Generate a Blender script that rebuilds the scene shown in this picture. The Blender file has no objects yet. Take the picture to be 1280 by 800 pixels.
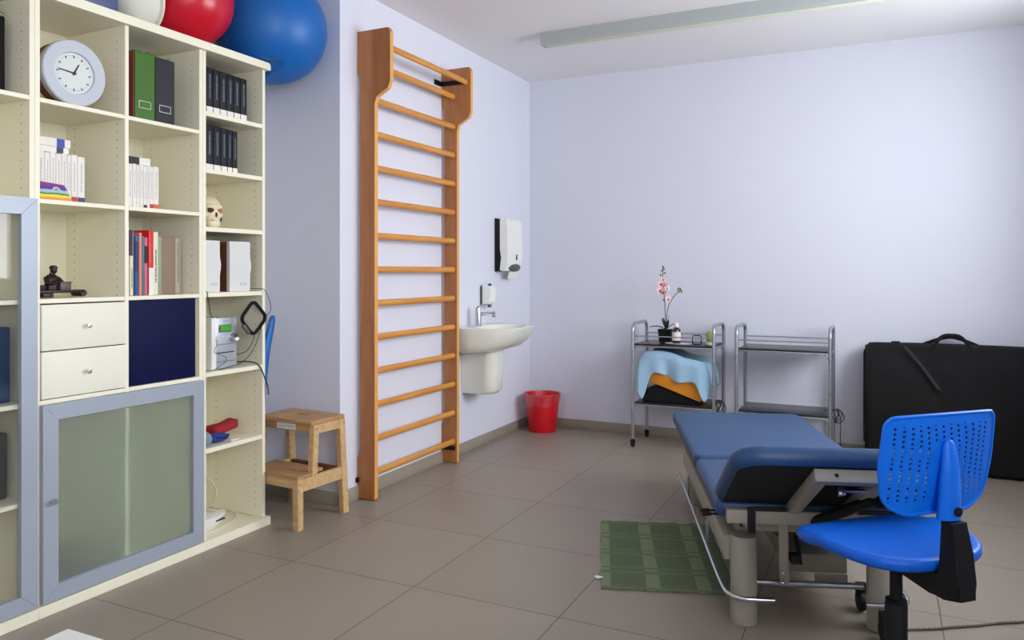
import bpy, bmesh, math, random
from mathutils import Vector, Matrix
random.seed(7)
PI = math.pi
COL = bpy.context.scene.collection

# ------------------------------------------------------------------ materials
def lin(c):
    return tuple(((x/255)/12.92 if x/255 <= .04045 else ((x/255+.055)/1.055)**2.4) for x in c) + (1,)
def mat(name, rgb, rough=.5, metal=0, var=.06, scale=8, bump=0, bscale=200, spec=.5, coat=0, stretch=None, sheen=0):
    m = bpy.data.materials.new(name); m.use_nodes = True
    nt = m.node_tree; b = nt.nodes['Principled BSDF']
    c = lin(rgb)
    b.inputs['Roughness'].default_value = rough; b.inputs['Metallic'].default_value = metal
    b.inputs['Specular IOR Level'].default_value = spec
    b.inputs['Coat Weight'].default_value = coat; b.inputs['Coat Roughness'].default_value = .1
    if sheen: b.inputs['Sheen Weight'].default_value = sheen
    tc = nt.nodes.new('ShaderNodeTexCoord'); mp = nt.nodes.new('ShaderNodeMapping')
    nt.links.new(tc.outputs['Object'], mp.inputs['Vector'])
    if stretch: mp.inputs['Scale'].default_value = stretch
    n = nt.nodes.new('ShaderNodeTexNoise'); n.inputs['Scale'].default_value = scale; n.inputs['Detail'].default_value = 4
    nt.links.new(mp.outputs['Vector'], n.inputs['Vector'])
    r = nt.nodes.new('ShaderNodeMix'); r.data_type = 'RGBA'
    r.inputs[6].default_value = tuple(x*(1-var) for x in c[:3])+(1,)
    r.inputs[7].default_value = tuple(min(1, x*(1+var)) for x in c[:3])+(1,)
    nt.links.new(n.outputs['Fac'], r.inputs['Factor']); nt.links.new(r.outputs[2], b.inputs['Base Color'])
    if bump:
        n2 = nt.nodes.new('ShaderNodeTexNoise'); n2.inputs['Scale'].default_value = bscale
        nt.links.new(tc.outputs['Object'], n2.inputs['Vector'])
        bp = nt.nodes.new('ShaderNodeBump'); bp.inputs['Strength'].default_value = bump; bp.inputs['Distance'].default_value = .002
        nt.links.new(n2.outputs['Fac'], bp.inputs['Height']); nt.links.new(bp.outputs['Normal'], b.inputs['Normal'])
    return m
def wood(name, a, b_, stretch, rough=.35):
    m = mat(name, a, rough, var=0); nt = m.node_tree; b = nt.nodes['Principled BSDF']
    mp = [n for n in nt.nodes if n.type == 'MAPPING'][0]; mp.inputs['Scale'].default_value = stretch
    n = [n for n in nt.nodes if n.type == 'TEX_NOISE'][0]; n.inputs['Scale'].default_value = 1; n.inputs['Detail'].default_value = 6; n.inputs['Distortion'].default_value = .6
    mx = [n for n in nt.nodes if n.type == 'MIX'][0]; mx.inputs[6].default_value = lin(a); mx.inputs[7].default_value = lin(b_)
    cr = nt.nodes.new('ShaderNodeValToRGB'); cr.color_ramp.elements[0].position = .35; cr.color_ramp.elements[1].position = .65
    nt.links.new(n.outputs['Fac'], cr.inputs['Fac']); nt.links.new(cr.outputs['Color'], mx.inputs['Factor'])
    return m
def clear_glass(name, tint, gloss=.12, rough=.02):
    m = bpy.data.materials.new(name); m.use_nodes = True; nt = m.node_tree
    nt.nodes.remove(nt.nodes['Principled BSDF']); out = nt.nodes['Material Output']
    t = nt.nodes.new('ShaderNodeBsdfTransparent'); t.inputs['Color'].default_value = tint+(1,)
    g = nt.nodes.new('ShaderNodeBsdfGlossy'); g.inputs['Roughness'].default_value = rough
    f = nt.nodes.new('ShaderNodeFresnel'); f.inputs['IOR'].default_value = 1.33
    ad = nt.nodes.new('ShaderNodeMath'); ad.operation = 'ADD'; ad.inputs[1].default_value = gloss-.04; ad.use_clamp = True
    mx = nt.nodes.new('ShaderNodeMixShader')
    geo = nt.nodes.new('ShaderNodeNewGeometry'); fr = nt.nodes.new('ShaderNodeMath'); fr.operation = 'SUBTRACT'; fr.inputs[0].default_value = 1
    ml = nt.nodes.new('ShaderNodeMath'); ml.operation = 'MULTIPLY'; nt.links.new(geo.outputs['Backfacing'], fr.inputs[1])
    nt.links.new(f.outputs[0], ad.inputs[0]); nt.links.new(ad.outputs[0], ml.inputs[0]); nt.links.new(fr.outputs[0], ml.inputs[1]); nt.links.new(ml.outputs[0], mx.inputs[0])
    nt.links.new(t.outputs[0], mx.inputs[1]); nt.links.new(g.outputs[0], mx.inputs[2]); nt.links.new(mx.outputs[0], out.inputs[0])
    return m
def frosted(name):
    m = bpy.data.materials.new(name); m.use_nodes = True; nt = m.node_tree
    nt.nodes.remove(nt.nodes['Principled BSDF']); out = nt.nodes['Material Output']
    t = nt.nodes.new('ShaderNodeBsdfTranslucent'); t.inputs['Color'].default_value = (.88,.90,.86,1)
    d = nt.nodes.new('ShaderNodeBsdfDiffuse'); d.inputs['Color'].default_value = (.66,.68,.64,1)
    rf = nt.nodes.new('ShaderNodeBsdfRefraction'); rf.inputs['IOR'].default_value = 1.05; rf.inputs['Roughness'].default_value = .20; rf.inputs['Color'].default_value = (.87,.94,.87,1)
    g = nt.nodes.new('ShaderNodeBsdfGlossy'); g.inputs['Roughness'].default_value = .30
    m1 = nt.nodes.new('ShaderNodeMixShader'); m1.inputs[0].default_value = .30
    m2 = nt.nodes.new('ShaderNodeMixShader'); m2.inputs[0].default_value = .62
    m3 = nt.nodes.new('ShaderNodeMixShader'); m3.inputs[0].default_value = .07
    L = nt.links.new
    L(t.outputs[0], m1.inputs[1]); L(d.outputs[0], m1.inputs[2]); L(m1.outputs[0], m2.inputs[1]); L(rf.outputs[0], m2.inputs[2])
    L(m2.outputs[0], m3.inputs[1]); L(g.outputs[0], m3.inputs[2]); L(m3.outputs[0], out.inputs[0])
    return m
def nodes_math(nt, op, a, b=None, c=None):
    n = nt.nodes.new('ShaderNodeMath'); n.operation = op
    for i, v in enumerate((a, b, c)):
        if v is None: continue
        if isinstance(v, (int, float)): n.inputs[i].default_value = v
        else: nt.links.new(v, n.inputs[i])
    return n.outputs[0]

def floor_material():
    m = mat('floor_tiles', (144,133,119), .42, var=.05, scale=3); nt = m.node_tree; b = nt.nodes['Principled BSDF']
    tc = nt.nodes.new('ShaderNodeTexCoord'); sp = nt.nodes.new('ShaderNodeSeparateXYZ'); nt.links.new(tc.outputs['Object'], sp.inputs[0])
    M = lambda *a: nodes_math(nt, *a)
    gx = M('ABSOLUTE', M('SUBTRACT', M('FRACT', M('DIVIDE', M('ADD', sp.outputs['X'], 2.2146+6.0), .6)), .5))
    gy = M('ABSOLUTE', M('SUBTRACT', M('FRACT', M('DIVIDE', M('ADD', sp.outputs['Y'], 6.0-2.4823), .6)), .5))
    mxx = M('MAXIMUM', gx, gy); fac = M('GREATER_THAN', mxx, .5-.0032)
    cx = M('FLOOR', M('DIVIDE', M('ADD', sp.outputs['X'], 8.2146), .6)); cy = M('FLOOR', M('DIVIDE', M('ADD', sp.outputs['Y'], 3.5177), .6))
    cb = nt.nodes.new('ShaderNodeCombineXYZ'); nt.links.new(cx, cb.inputs[0]); nt.links.new(cy, cb.inputs[1])
    wn = nt.nodes.new('ShaderNodeTexWhiteNoise'); nt.links.new(cb.outputs[0], wn.inputs['Vector'])
    k = M('ADD', M('MULTIPLY', wn.outputs['Value'], .07), .965)
    old = b.inputs['Base Color'].links[0].from_socket
    n3 = nt.nodes.new('ShaderNodeTexNoise'); n3.inputs['Scale'].default_value = 90; n3.inputs['Detail'].default_value = 3
    nt.links.new(tc.outputs['Object'], n3.inputs['Vector'])
    k2 = M('MULTIPLY', k, M('ADD', M('MULTIPLY', n3.outputs['Fac'], .12), .94))
    v = nt.nodes.new('ShaderNodeVectorMath'); v.operation = 'SCALE'; nt.links.new(old, v.inputs[0]); nt.links.new(k2, v.inputs['Scale'])
    mx = nt.nodes.new('ShaderNodeMix'); mx.data_type = 'RGBA'; nt.links.new(fac, mx.inputs['Factor']); nt.links.new(v.outputs[0], mx.inputs[6]); mx.inputs[7].default_value = lin((72,64,58))
    nt.links.new(mx.outputs[2], b.inputs['Base Color'])
    bp = nt.nodes.new('ShaderNodeBump'); bp.inputs['Strength'].default_value = .3; bp.inputs['Distance'].default_value = .001
    nt.links.new(M('SUBTRACT', 1, fac), bp.inputs['Height']); nt.links.new(bp.outputs['Normal'], b.inputs['Normal'])
    return m
def rug_material():
    m = mat('rug_weave', (104,118,86), .95, var=.10, scale=60, bump=.6, bscale=300); nt = m.node_tree; b = nt.nodes['Principled BSDF']
    tc = nt.nodes.new('ShaderNodeTexCoord'); sp = nt.nodes.new('ShaderNodeSeparateXYZ'); nt.links.new(tc.outputs['Object'], sp.inputs[0])
    M = lambda *a: nodes_math(nt, *a)
    def band(s, off, per, w): return M('LESS_THAN', M('FRACT', M('DIVIDE', M('ADD', s, off), per)), w)
    ax = band(sp.outputs['X'], .02+10*.19, .19, .28); ay = band(sp.outputs['Y'], .05+10*.20, .20, .14); ay2 = band(sp.outputs['Y'], 2.0, .20, .10)
    line = M('MAXIMUM', ay, ay2)
    old = b.inputs['Base Color'].links[0].from_socket
    def mixc(fac, a, bcol):
        x = nt.nodes.new('ShaderNodeMix'); x.data_type = 'RGBA'; nt.links.new(fac, x.inputs['Factor'])
        nt.links.new(a, x.inputs[6]); x.inputs[7].default_value = lin(bcol); return x.outputs[2]
    sq = M('MULTIPLY', M('SUBTRACT', 1, ax), M('SUBTRACT', 1, line))
    c = mixc(M('MULTIPLY', sq, .7), old, (80,94,68)); c = mixc(M('MULTIPLY', M('MULTIPLY', ax, M('SUBTRACT', 1, line)), .6), c, (126,140,102)); c = mixc(M('MULTIPLY', line, .5), c, (92,106,76))
    nt.links.new(c, b.inputs['Base Color'])
    return m
def perforated_blue():
    m = mat('blue_perforated_plastic', (0,108,224), .45, var=.03, spec=.3); nt = m.node_tree; b = nt.nodes['Principled BSDF']; out = nt.nodes['Material Output']
    tc = nt.nodes.new('ShaderNodeTexCoord'); sp = nt.nodes.new('ShaderNodeSeparateXYZ'); nt.links.new(tc.outputs['Object'], sp.inputs[0])
    M = lambda *a: nodes_math(nt, *a); X, Z = sp.outputs['X'], sp.outputs['Z']
    cx = M('DIVIDE', M('ADD', X, 5.0), .0235); col = M('FLOOR', cx); dx = M('MULTIPLY', M('SUBTRACT', M('FRACT', cx), .5), .0235)
    par = M('MULTIPLY', M('MODULO', col, 2.0), .5)
    rz = M('ADD', M('DIVIDE', M('ADD', Z, 5.0), .0122), par); dz = M('MULTIPLY', M('SUBTRACT', M('FRACT', rz), .5), .0122)
    d = M('SQRT', M('ADD', M('MULTIPLY', M('DIVIDE', dx, 1.25), M('DIVIDE', dx, 1.25)), M('MULTIPLY', dz, dz)))
    hole = M('LESS_THAN', d, .0033)
    inx = M('LESS_THAN', M('ABSOLUTE', X), .155); inz = M('LESS_THAN', M('ABSOLUTE', M('SUBTRACT', Z, .005)), .094)
    # no holes behind the moulded spine
    sp_ = M('MULTIPLY', M('LESS_THAN', M('ABSOLUTE', X), .040), M('LESS_THAN', Z, .055))
    fac = M('MULTIPLY', M('MULTIPLY', hole, inx), M('MULTIPLY', inz, M('SUBTRACT', 1, sp_)))
    t = nt.nodes.new('ShaderNodeBsdfTransparent'); mx = nt.nodes.new('ShaderNodeMixShader')
    nt.links.new(fac, mx.inputs[0]); nt.links.new(b.outputs[0], mx.inputs[1]); nt.links.new(t.outputs[0], mx.inputs[2]); nt.links.new(mx.outputs[0], out.inputs[0])
    return m
def dotted_blue():
    m = mat('blue_seat_plastic', (0,94,204), .42, var=.03, spec=.35); nt = m.node_tree; b = nt.nodes['Principled BSDF']
    tc = nt.nodes.new('ShaderNodeTexCoord'); v = nt.nodes.new('ShaderNodeTexVoronoi'); v.inputs['Scale'].default_value = 140; v.inputs['Randomness'].default_value = .15
    nt.links.new(tc.outputs['Object'], v.inputs['Vector'])
    bp = nt.nodes.new('ShaderNodeBump'); bp.inputs['Strength'].default_value = .5; bp.inputs['Distance'].default_value = .001
    nt.links.new(v.outputs['Distance'], bp.inputs['Height']); nt.links.new(bp.outputs['Normal'], b.inputs['Normal'])
    return m
def cloth_card():
    m = mat('rainbow_print', (200,60,60), .5, var=0); nt = m.node_tree; b = nt.nodes['Principled BSDF']
    tc = nt.nodes.new('ShaderNodeTexCoord'); sp = nt.nodes.new('ShaderNodeSeparateXYZ'); nt.links.new(tc.outputs['Object'], sp.inputs[0])
    n = nt.nodes.new('ShaderNodeTexNoise'); n.inputs['Scale'].default_value = 60; nt.links.new(tc.outputs['Object'], n.inputs['Vector'])
    z = nodes_math(nt, 'ADD', nodes_math(nt, 'DIVIDE', sp.outputs['Z'], .062), nodes_math(nt, 'MULTIPLY', nodes_math(nt, 'SUBTRACT', n.outputs['Fac'], .5), .12))
    cr = nt.nodes.new('ShaderNodeValToRGB'); cr.color_ramp.interpolation = 'CONSTANT'; e = cr.color_ramp.elements
    cols = [(0,(226,150,70)),(.17,(232,212,60)),(.34,(70,140,80)),(.45,(175,190,200)),(.64,(60,70,160)),(.82,(140,50,130))]
    e[0].position = 0; e[0].color = lin(cols[0][1]); e[1].position = cols[1][0]; e[1].color = lin(cols[1][1])
    for p, c in cols[2:]: q = e.new(p); q.color = lin(c)
    nt.links.new(z, cr.inputs['Fac']); nt.links.new(cr.outputs['Color'], b.inputs['Base Color'])
    return m

M = {}
M['wall'] = mat('lavender_wall_paint', (215,216,227), .85, var=.012, scale=2, bump=.08, bscale=250)
M['ceiling'] = mat('ceiling_paint', (232,230,229), .9, var=.01, scale=2)
M['floor'] = floor_material()
M['base'] = mat('baseboard_tile', (150,142,126), .45, var=.06, scale=6)
M['cream'] = mat('cream_laminate', (237,232,208), .42, var=.02, scale=5)
M['hole'] = mat('peg_hole_dark', (60,54,44), .9)
M['alu'] = mat('brushed_aluminium', (162,170,182), .42, .2, var=.03, scale=30, stretch=(1,1,20))
M['drawer'] = mat('cream_drawer_front', (234,231,214), .6, var=.01, spec=.25)
M['knob'] = mat('satin_nickel', (190,190,190), .3, 1)
M['navy'] = mat('navy_gloss', (8,14,58), .6, var=.3, scale=30, bump=.35, bscale=40, spec=.15)
M['smoked'] = clear_glass('smoked_glass', (.94,.95,.95), .06)
M['frosted'] = frosted('frosted_glass')
M['window'] = clear_glass('window_glass', (.97,.98,1.0), .05)
M['bar'] = wood('orange_beech', (212,148,68), (196,128,52), (30,3,30), .3)
M['post'] = wood('brown_beech', (176,115,62), (160,99,52), (30,30,3), .3)
M['edge'] = mat('post_edge_lit', (222,160,86), .4)  # paler wood tone: light falling on the post edges is put into the colour
M['birch'] = wood('birch', (208,174,126), (190,152,102), (5,40,40), .5)
M['birchtop'] = wood('birch_top', (184,142,96), (166,124,80), (4,40,40), .5)
M['chrome'] = mat('chrome', (205,207,210), .16, 1, var=.02)
M['steel'] = mat('silver_tube', (172,176,182), .3, .85, var=.02)
M['black'] = mat('black_plastic', (10,10,12), .6, spec=.3, var=.1)
M['blackshelf'] = mat('black_shelf_laminate', (34,33,36), .25, var=.05)
M['rubber'] = mat('black_rubber', (16,15,15), .7)
M['bag'] = mat('black_nylon', (6,6,7), .95, var=.25, scale=12, bump=.3, bscale=400)
M['porcelain'] = mat('white_porcelain', (228,228,216), .12, var=.01, coat=.4)
M['white'] = mat('white_plastic', (232,232,226), .3, var=.01)
M['offwhite'] = mat('offwhite_plastic', (214,214,210), .4, var=.02)
M['redplastic'] = mat('red_plastic', (205,10,28), .35, var=.04, coat=.1)
M['bagfilm'] = clear_glass('thin_plastic_film', (.95,.92,.92), .10, .10)
M['redrubber'] = mat('red_rubber', (196,16,40), .28, var=.05, scale=20)
M['bluerubber'] = mat('blue_rubber', (0,94,170), .45, var=.06, scale=5)
M['vinyl'] = mat('blue_vinyl', (32,70,112), .45, var=.06, scale=30, bump=.15, bscale=500)
M['beige'] = mat('beige_powdercoat', (160,154,138), .45, var=.03)
M['beigedark'] = mat('beige_metal', (140,134,118), .45, var=.03)
M['seat'] = dotted_blue(); M['perf'] = perforated_blue(); M['blueplastic'] = mat('blue_plastic', (0,108,224), .4, var=.02, spec=.35)
M['clothblue'] = mat('light_blue_cloth', (156,192,216), .85, var=.05, scale=15, bump=.2, bscale=500)
M['orange'] = mat('orange_case', (224,142,34), .5, var=.05)
M['rug'] = rug_material(); M['rainbow'] = cloth_card()
M['green'] = mat('green_board', (58,104,22), .55, var=.05); M['charcoal'] = mat('charcoal_board', (36,38,43), .65, var=.08)
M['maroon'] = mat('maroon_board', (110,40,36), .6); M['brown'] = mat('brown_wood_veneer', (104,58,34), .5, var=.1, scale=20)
M['bookblack'] = mat('black_book_cloth', (11,14,22), .65, var=.1); M['paper'] = mat('paper_white', (232,228,220), .7, var=.03)
M['ink'] = mat('printed_grey', (104,110,124), .6); M['paleink'] = mat('pale_print', (196,190,190), .7); M['darkink'] = mat('printed_dark', (40,38,40), .6)
M['redcover'] = mat('red_cover', (214,30,34), .4); M['bluecover'] = mat('blue_cover', (34,92,150), .45); M['royal'] = mat('royal_blue_print', (36,58,160), .45)
M['darkred'] = mat('dark_red_print', (178,34,44), .45); M['orangered'] = mat('orange_red_print', (222,82,30), .45); M['navyprint'] = mat('navy_print', (34,40,84), .45)
M['salmon'] = mat('salmon_cover', (224,130,100), .5); M['teal'] = mat('teal_cover', (60,120,140), .5); M['pink'] = mat('pink_cover', (196,110,128), .5)
M['greygreen'] = mat('grey_green_cover', (140,160,130), .5); M['cream2'] = mat('ivory_cover', (226,222,196), .55); M['violetgrey'] = mat('violet_grey_cover', (110,98,112), .5)
M['taupe'] = mat('taupe_board', (142,118,96), .6, var=.06); M['greybeige'] = mat('grey_beige_cover', (170,162,142), .6)
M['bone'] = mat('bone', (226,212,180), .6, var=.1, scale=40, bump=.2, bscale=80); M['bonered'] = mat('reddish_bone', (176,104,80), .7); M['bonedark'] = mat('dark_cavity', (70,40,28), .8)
M['bronze'] = mat('dark_bronze', (44,36,36), .4, .4, var=.3, scale=60)
M['bronze2'] = mat('worn_bronze', (90,84,80), .5, .3, var=.3, scale=60)
M['silver'] = mat('silver_plastic', (178,184,190), .35, .3, var=.03); M['lcd'] = mat('green_display', (60,170,40), .4)
M['darkgrey'] = mat('dark_grey_plastic', (84,84,86), .5)
M['clockgrey'] = mat('light_grey_paint', (188,192,200), .5, var=.01); M['clockface'] = mat('clock_face', (212,216,212), .6, var=.01)
M['cable'] = mat('black_cable', (28,26,26), .6); M['beigecable'] = mat('beige_cable', (196,188,158), .6)
M['redcloth'] = mat('red_fabric', (150,22,36), .8, bump=.4, bscale=200); M['bluecloth'] = mat('blue_fabric', (32,54,140), .8, bump=.4, bscale=200); M['greyblue'] = mat('grey_blue_fabric', (120,140,154), .8)
M['petal'] = mat('white_pink_petal', (240,216,218), .6); M['pinkpetal'] = mat('pink_petal', (214,70,92), .6); M['stem'] = mat('brown_green_stem', (96,92,74), .6); M['leaf'] = mat('dark_leaf', (34,52,34), .45)
M['bud'] = mat('green_bud', (110,116,80), .6)
M['amber'] = mat('amber_glass', (50,20,12), .1, coat=.5); M['cactus'] = mat('cactus_green', (132,158,66), .7, bump=.5, bscale=200)
M['lamp'] = mat('grey_lamp_housing', (172,178,176), .5, var=.02); M['lamplip'] = mat('lamp_diffuser_lip', (214,218,196), .5)
M['desk'] = mat('white_desk_laminate', (226,224,216), .5, var=.01)
M['darkblueitem'] = mat('dark_blue_folder', (38,66,104), .5, var=.1); M['towel'] = mat('folded_white_linen', (206,208,200), .9)
M['bluegrey'] = mat('blue_grey_vinyl', (74,88,128), .35, var=.25, scale=14)

# ------------------------------------------------------------------ mesh building
class MB:
    def __init__(s): s.bm = bmesh.new(); s.mi = 0
    def _mat(s, faces):
        for f in faces: f.material_index = s.mi
    def box(s, x0, x1, y0, y1, z0, z1, bev=0, seg=2):
        r = bmesh.ops.create_cube(s.bm, size=1, matrix=Matrix.Translation(((x0+x1)/2, (y0+y1)/2, (z0+z1)/2)) @ Matrix.Diagonal((abs(x1-x0), abs(y1-y0), abs(z1-z0), 1)))
        vs = r['verts']; fs = set(f for v in vs for f in v.link_faces); s._mat(fs)
        if bev:
            es = list(set(e for v in vs for e in v.link_edges))
            rr = bmesh.ops.bevel(s.bm, geom=es, offset=bev, segments=seg, affect='EDGES', profile=.5)
            s._mat(rr['faces']); vs = list(set(v for f in rr['faces'] for v in f.verts) | set(v for v in vs if v.is_valid))
        return vs
    def obox(s, c, size, rot, bev=0, seg=2):
        vs = s.box(-size[0]/2, size[0]/2, -size[1]/2, size[1]/2, -size[2]/2, size[2]/2, bev, seg)
        m = Matrix.Translation(c) @ rot.to_4x4()
        for v in vs: v.co = m @ v.co
        return vs
    def tube(s, pts, r, n=10, smooth=True, caps=True, closed=False, rad=None, sub=6):
        P = [Vector(p) for p in pts]
        if smooth and len(P) > 2:
            Q = []; N = len(P); rng = range(N if closed else N-1); R2 = []
            for i in rng:
                p0 = P[(i-1) % N] if (closed or i > 0) else P[0]; p1 = P[i]; p2 = P[(i+1) % N]; p3 = P[(i+2) % N] if (closed or i+2 < N) else P[-1]
                for k in range(sub):
                    t = k/sub
                    Q.append(.5*((2*p1)+(-p0+p2)*t+(2*p0-5*p1+4*p2-p3)*t*t+(-p0+3*p1-3*p2+p3)*t**3))
                    if rad: R2.append(rad[i]*(1-t)+rad[(i+1) % N]*t)
            if not closed:
                Q.append(P[-1])
                if rad: R2.append(rad[-1])
            P = Q; rad = R2 if rad else None
        N = len(P); rings = []; up = None
        for i, p in enumerate(P):
            a = P[(i-1) % N] if (closed or i > 0) else p; b = P[(i+1) % N] if (closed or i < N-1) else p
            t = (b-a).normalized()
            if up is None: up = Vector((0,0,1)) if abs(t.z) < .9 else Vector((1,0,0))
            side = t.cross(up)
            if side.length < 1e-6: side = t.cross(Vector((0,1,0)))
            side.normalize(); up = side.cross(t).normalized(); rr = rad[i] if rad else r
            rings.append([s.bm.verts.new(p + (side*math.cos(2*PI*k/n)+up*math.sin(2*PI*k/n))*rr) for k in range(n)])
        for i in range(N if closed else N-1):
            A, B = rings[i], rings[(i+1) % N]
            for k in range(n):
                f = s.bm.faces.new((A[k], A[(k+1) % n], B[(k+1) % n], B[k])); f.material_index = s.mi
        if caps and not closed:
            for rg, rv in ((rings[0], True), (rings[-1], False)):
                f = s.bm.faces.new(rg[::-1] if not rv else rg); f.material_index = s.mi
        return [v for rg in rings for v in rg]
    def lathe(s, prof, n=32, c=(0,0,0), rot=None, cap=True, sx=1, sy=1):
        m = Matrix.Translation(c) @ (rot.to_4x4() if rot else Matrix.Identity(4)); rings = []
        for r, z in prof:
            if r < 1e-6: rings.append([s.bm.verts.new(m @ Vector((0,0,z)))])
            else: rings.append([s.bm.verts.new(m @ Vector((r*sx*math.cos(2*PI*k/n), r*sy*math.sin(2*PI*k/n), z))) for k in range(n)])
        for A, B in zip(rings, rings[1:]):
            for k in range(n):
                k2 = (k+1) % n
                if len(A) == 1 and len(B) == 1: continue
                if len(A) == 1: f = s.bm.faces.new((A[0], B[k2], B[k]))
                elif len(B) == 1: f = s.bm.faces.new((A[k], A[k2], B[0]))
                else: f = s.bm.faces.new((A[k], A[k2], B[k2], B[k]))
                f.material_index = s.mi
        if cap:
            for rg, rv in ((rings[0], True), (rings[-1], False)):
                if len(rg) > 1: f = s.bm.faces.new(rg[::-1] if rv else rg); f.material_index = s.mi
        return [v for rg in rings for v in rg]
    def cyl(s, c, r, h, n=24, rot=None): return s.lathe([(r,0),(r,h)], n, c, rot)
    def sphere(s, c, r, sx=1, sy=1, sz=1, n=24, m=14, rot=None):
        prof = [(math.sin(PI*i/m)*r, -math.cos(PI*i/m)*r*sz) for i in range(m+1)]; prof[0] = (0, -r*sz); prof[-1] = (0, r*sz)
        return s.lathe(prof, n, c, rot, False, sx, sy)
    def prism(s, poly, axis, a, b, bev=0):
        def P(p, t):
            if axis == 'x': return (t, p[0], p[1])
            if axis == 'y': return (p[0], t, p[1])
            return (p[0], p[1], t)
        A = [s.bm.verts.new(P(p, a)) for p in poly]; B = [s.bm.verts.new(P(p, b)) for p in poly]; n = len(poly); fs = []
        fs.append(s.bm.faces.new(A)); fs.append(s.bm.faces.new(B[::-1]))
        for k in range(n): fs.append(s.bm.faces.new((A[k], B[k], B[(k+1) % n], A[(k+1) % n])))
        s._mat(fs); vs = A+B
        if bev:
            es = list(set(e for f in fs[:2] for e in f.edges)); rr = bmesh.ops.bevel(s.bm, geom=es, offset=bev, segments=2, affect='EDGES'); s._mat(rr['faces'])
        return vs
    def surf(s, fn, nu, nv, th=None, nrm=None):
        """sheet fn(u,v)->Vector over 0..1; th gives it a second skin"""
        def grid(off):
            g = []
            for i in range(nu+1):
                row = []
                for j in range(nv+1):
                    u, v = i/nu, j/nv; p = Vector(fn(u, v))
                    if off:
                        e = 1e-3; a = Vector(fn(min(1,u+e), v))-Vector(fn(max(0,u-e), v)); b = Vector(fn(u, min(1,v+e)))-Vector(fn(u, max(0,v-e)))
                        q = a.cross(b)
                        q = q.normalized() if q.length > 1e-12 else Vector((0,0,1))
                        if nrm: q = Vector(nrm)
                        p = p + q*off
                    row.append(s.bm.verts.new(p))
                g.append(row)
            return g
        A = grid(0); fs = []
        for i in range(nu):
            for j in range(nv): fs.append(s.bm.faces.new((A[i][j], A[i+1][j], A[i+1][j+1], A[i][j+1])))
        if th:
            B = grid(-th)
            for i in range(nu):
                for j in range(nv): fs.append(s.bm.faces.new((B[i][j+1], B[i+1][j+1], B[i+1][j], B[i][j])))
            for i in range(nu):
                fs.append(s.bm.faces.new((A[i+1][0], A[i][0], B[i][0], B[i+1][0]))); fs.append(s.bm.faces.new((A[i][nv], A[i+1][nv], B[i+1][nv], B[i][nv])))
            for j in range(nv):
                fs.append(s.bm.faces.new((A[0][j], A[0][j+1], B[0][j+1], B[0][j]))); fs.append(s.bm.faces.new((A[nu][j+1], A[nu][j], B[nu][j], B[nu][j+1])))
        s._mat(fs)
    def xf(s, m):
        for v in s.bm.verts: v.co = m @ v.co
        return s

def obj(name, mb, m, parent=None, loc=None, rz=0, sharp=38, subsurf=0, recalc=True):
    bm = mb.bm
    if recalc: bmesh.ops.recalc_face_normals(bm, faces=bm.faces[:])
    ca = math.radians(sharp)
    for f in bm.faces: f.smooth = True
    for e in bm.edges:
        if len(e.link_faces) == 2:
            try: e.smooth = e.calc_face_angle() < ca
            except ValueError: pass
    me = bpy.data.meshes.new(name); bm.to_mesh(me); bm.free()
    for x in (m if isinstance(m, (list, tuple)) else [m]): me.materials.append(x)
    o = bpy.data.objects.new(name, me); COL.objects.link(o)
    if parent: o.parent = parent
    if loc is not None: o.location = loc
    if rz: o.rotation_euler = (0,0,rz)
    if subsurf:
        md = o.modifiers.new('Subdivision', 'SUBSURF'); md.levels = subsurf; md.render_levels = subsurf
    return o
def thing(name, label, cat, loc=(0,0,0), rz=0, group=None):
    o = bpy.data.objects.new(name, None); COL.objects.link(o); o.location = loc; o.rotation_euler = (0,0,rz); o.empty_display_size = .05
    return tag(o, label, cat, group)
def tag(o, label, cat, group=None):
    o['label'] = label; o['category'] = cat
    if group: o['group'] = group
    return o
def lumpy(b, a=.004, f=90):
    for v in b.bm.verts:
        c = v.co; v.co = c + c.normalized()*a*(math.sin(f*c.x+1)*math.sin(f*.8*c.y+2)+math.sin(f*1.3*c.z+.5*f*c.y))
def struct(name, mb, m, label=None, parent=None):
    o = obj(name, mb, m, parent); o['kind'] = 'structure'
    if label: o['label'] = label
    return o
def fillet(poly, r, seg=6):
    out = []; n = len(poly)
    for i, p in enumerate(poly):
        rr = r[i] if isinstance(r, (list, tuple)) else r
        a = Vector(poly[i-1])-Vector(p); b = Vector(poly[(i+1) % n])-Vector(p)
        if rr <= 0: out.append(tuple(p)); continue
        an = a.angle(b); d = min(rr/math.tan(an/2), a.length*.49, b.length*.49); rr2 = d*math.tan(an/2)
        P0 = Vector(p)+a.normalized()*d; P1 = Vector(p)+b.normalized()*d
        c = Vector(p)+(a.normalized()+b.normalized()).normalized()*(rr2/math.sin(an/2))
        v0 = P0-c; v1 = P1-c; A0 = math.atan2(v0[1], v0[0]); A1 = math.atan2(v1[1], v1[0]); dA = (A1-A0+PI) % (2*PI)-PI
        for k in range(seg+1):
            t = A0+dA*k/seg; out.append((c[0]+rr2*math.cos(t), c[1]+rr2*math.sin(t)))
    return out
ORD = ['leftmost','second from the left','third from the left','fourth from the left','fifth from the left','sixth from the left','seventh from the left','eighth from the left','ninth from the left']

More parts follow.
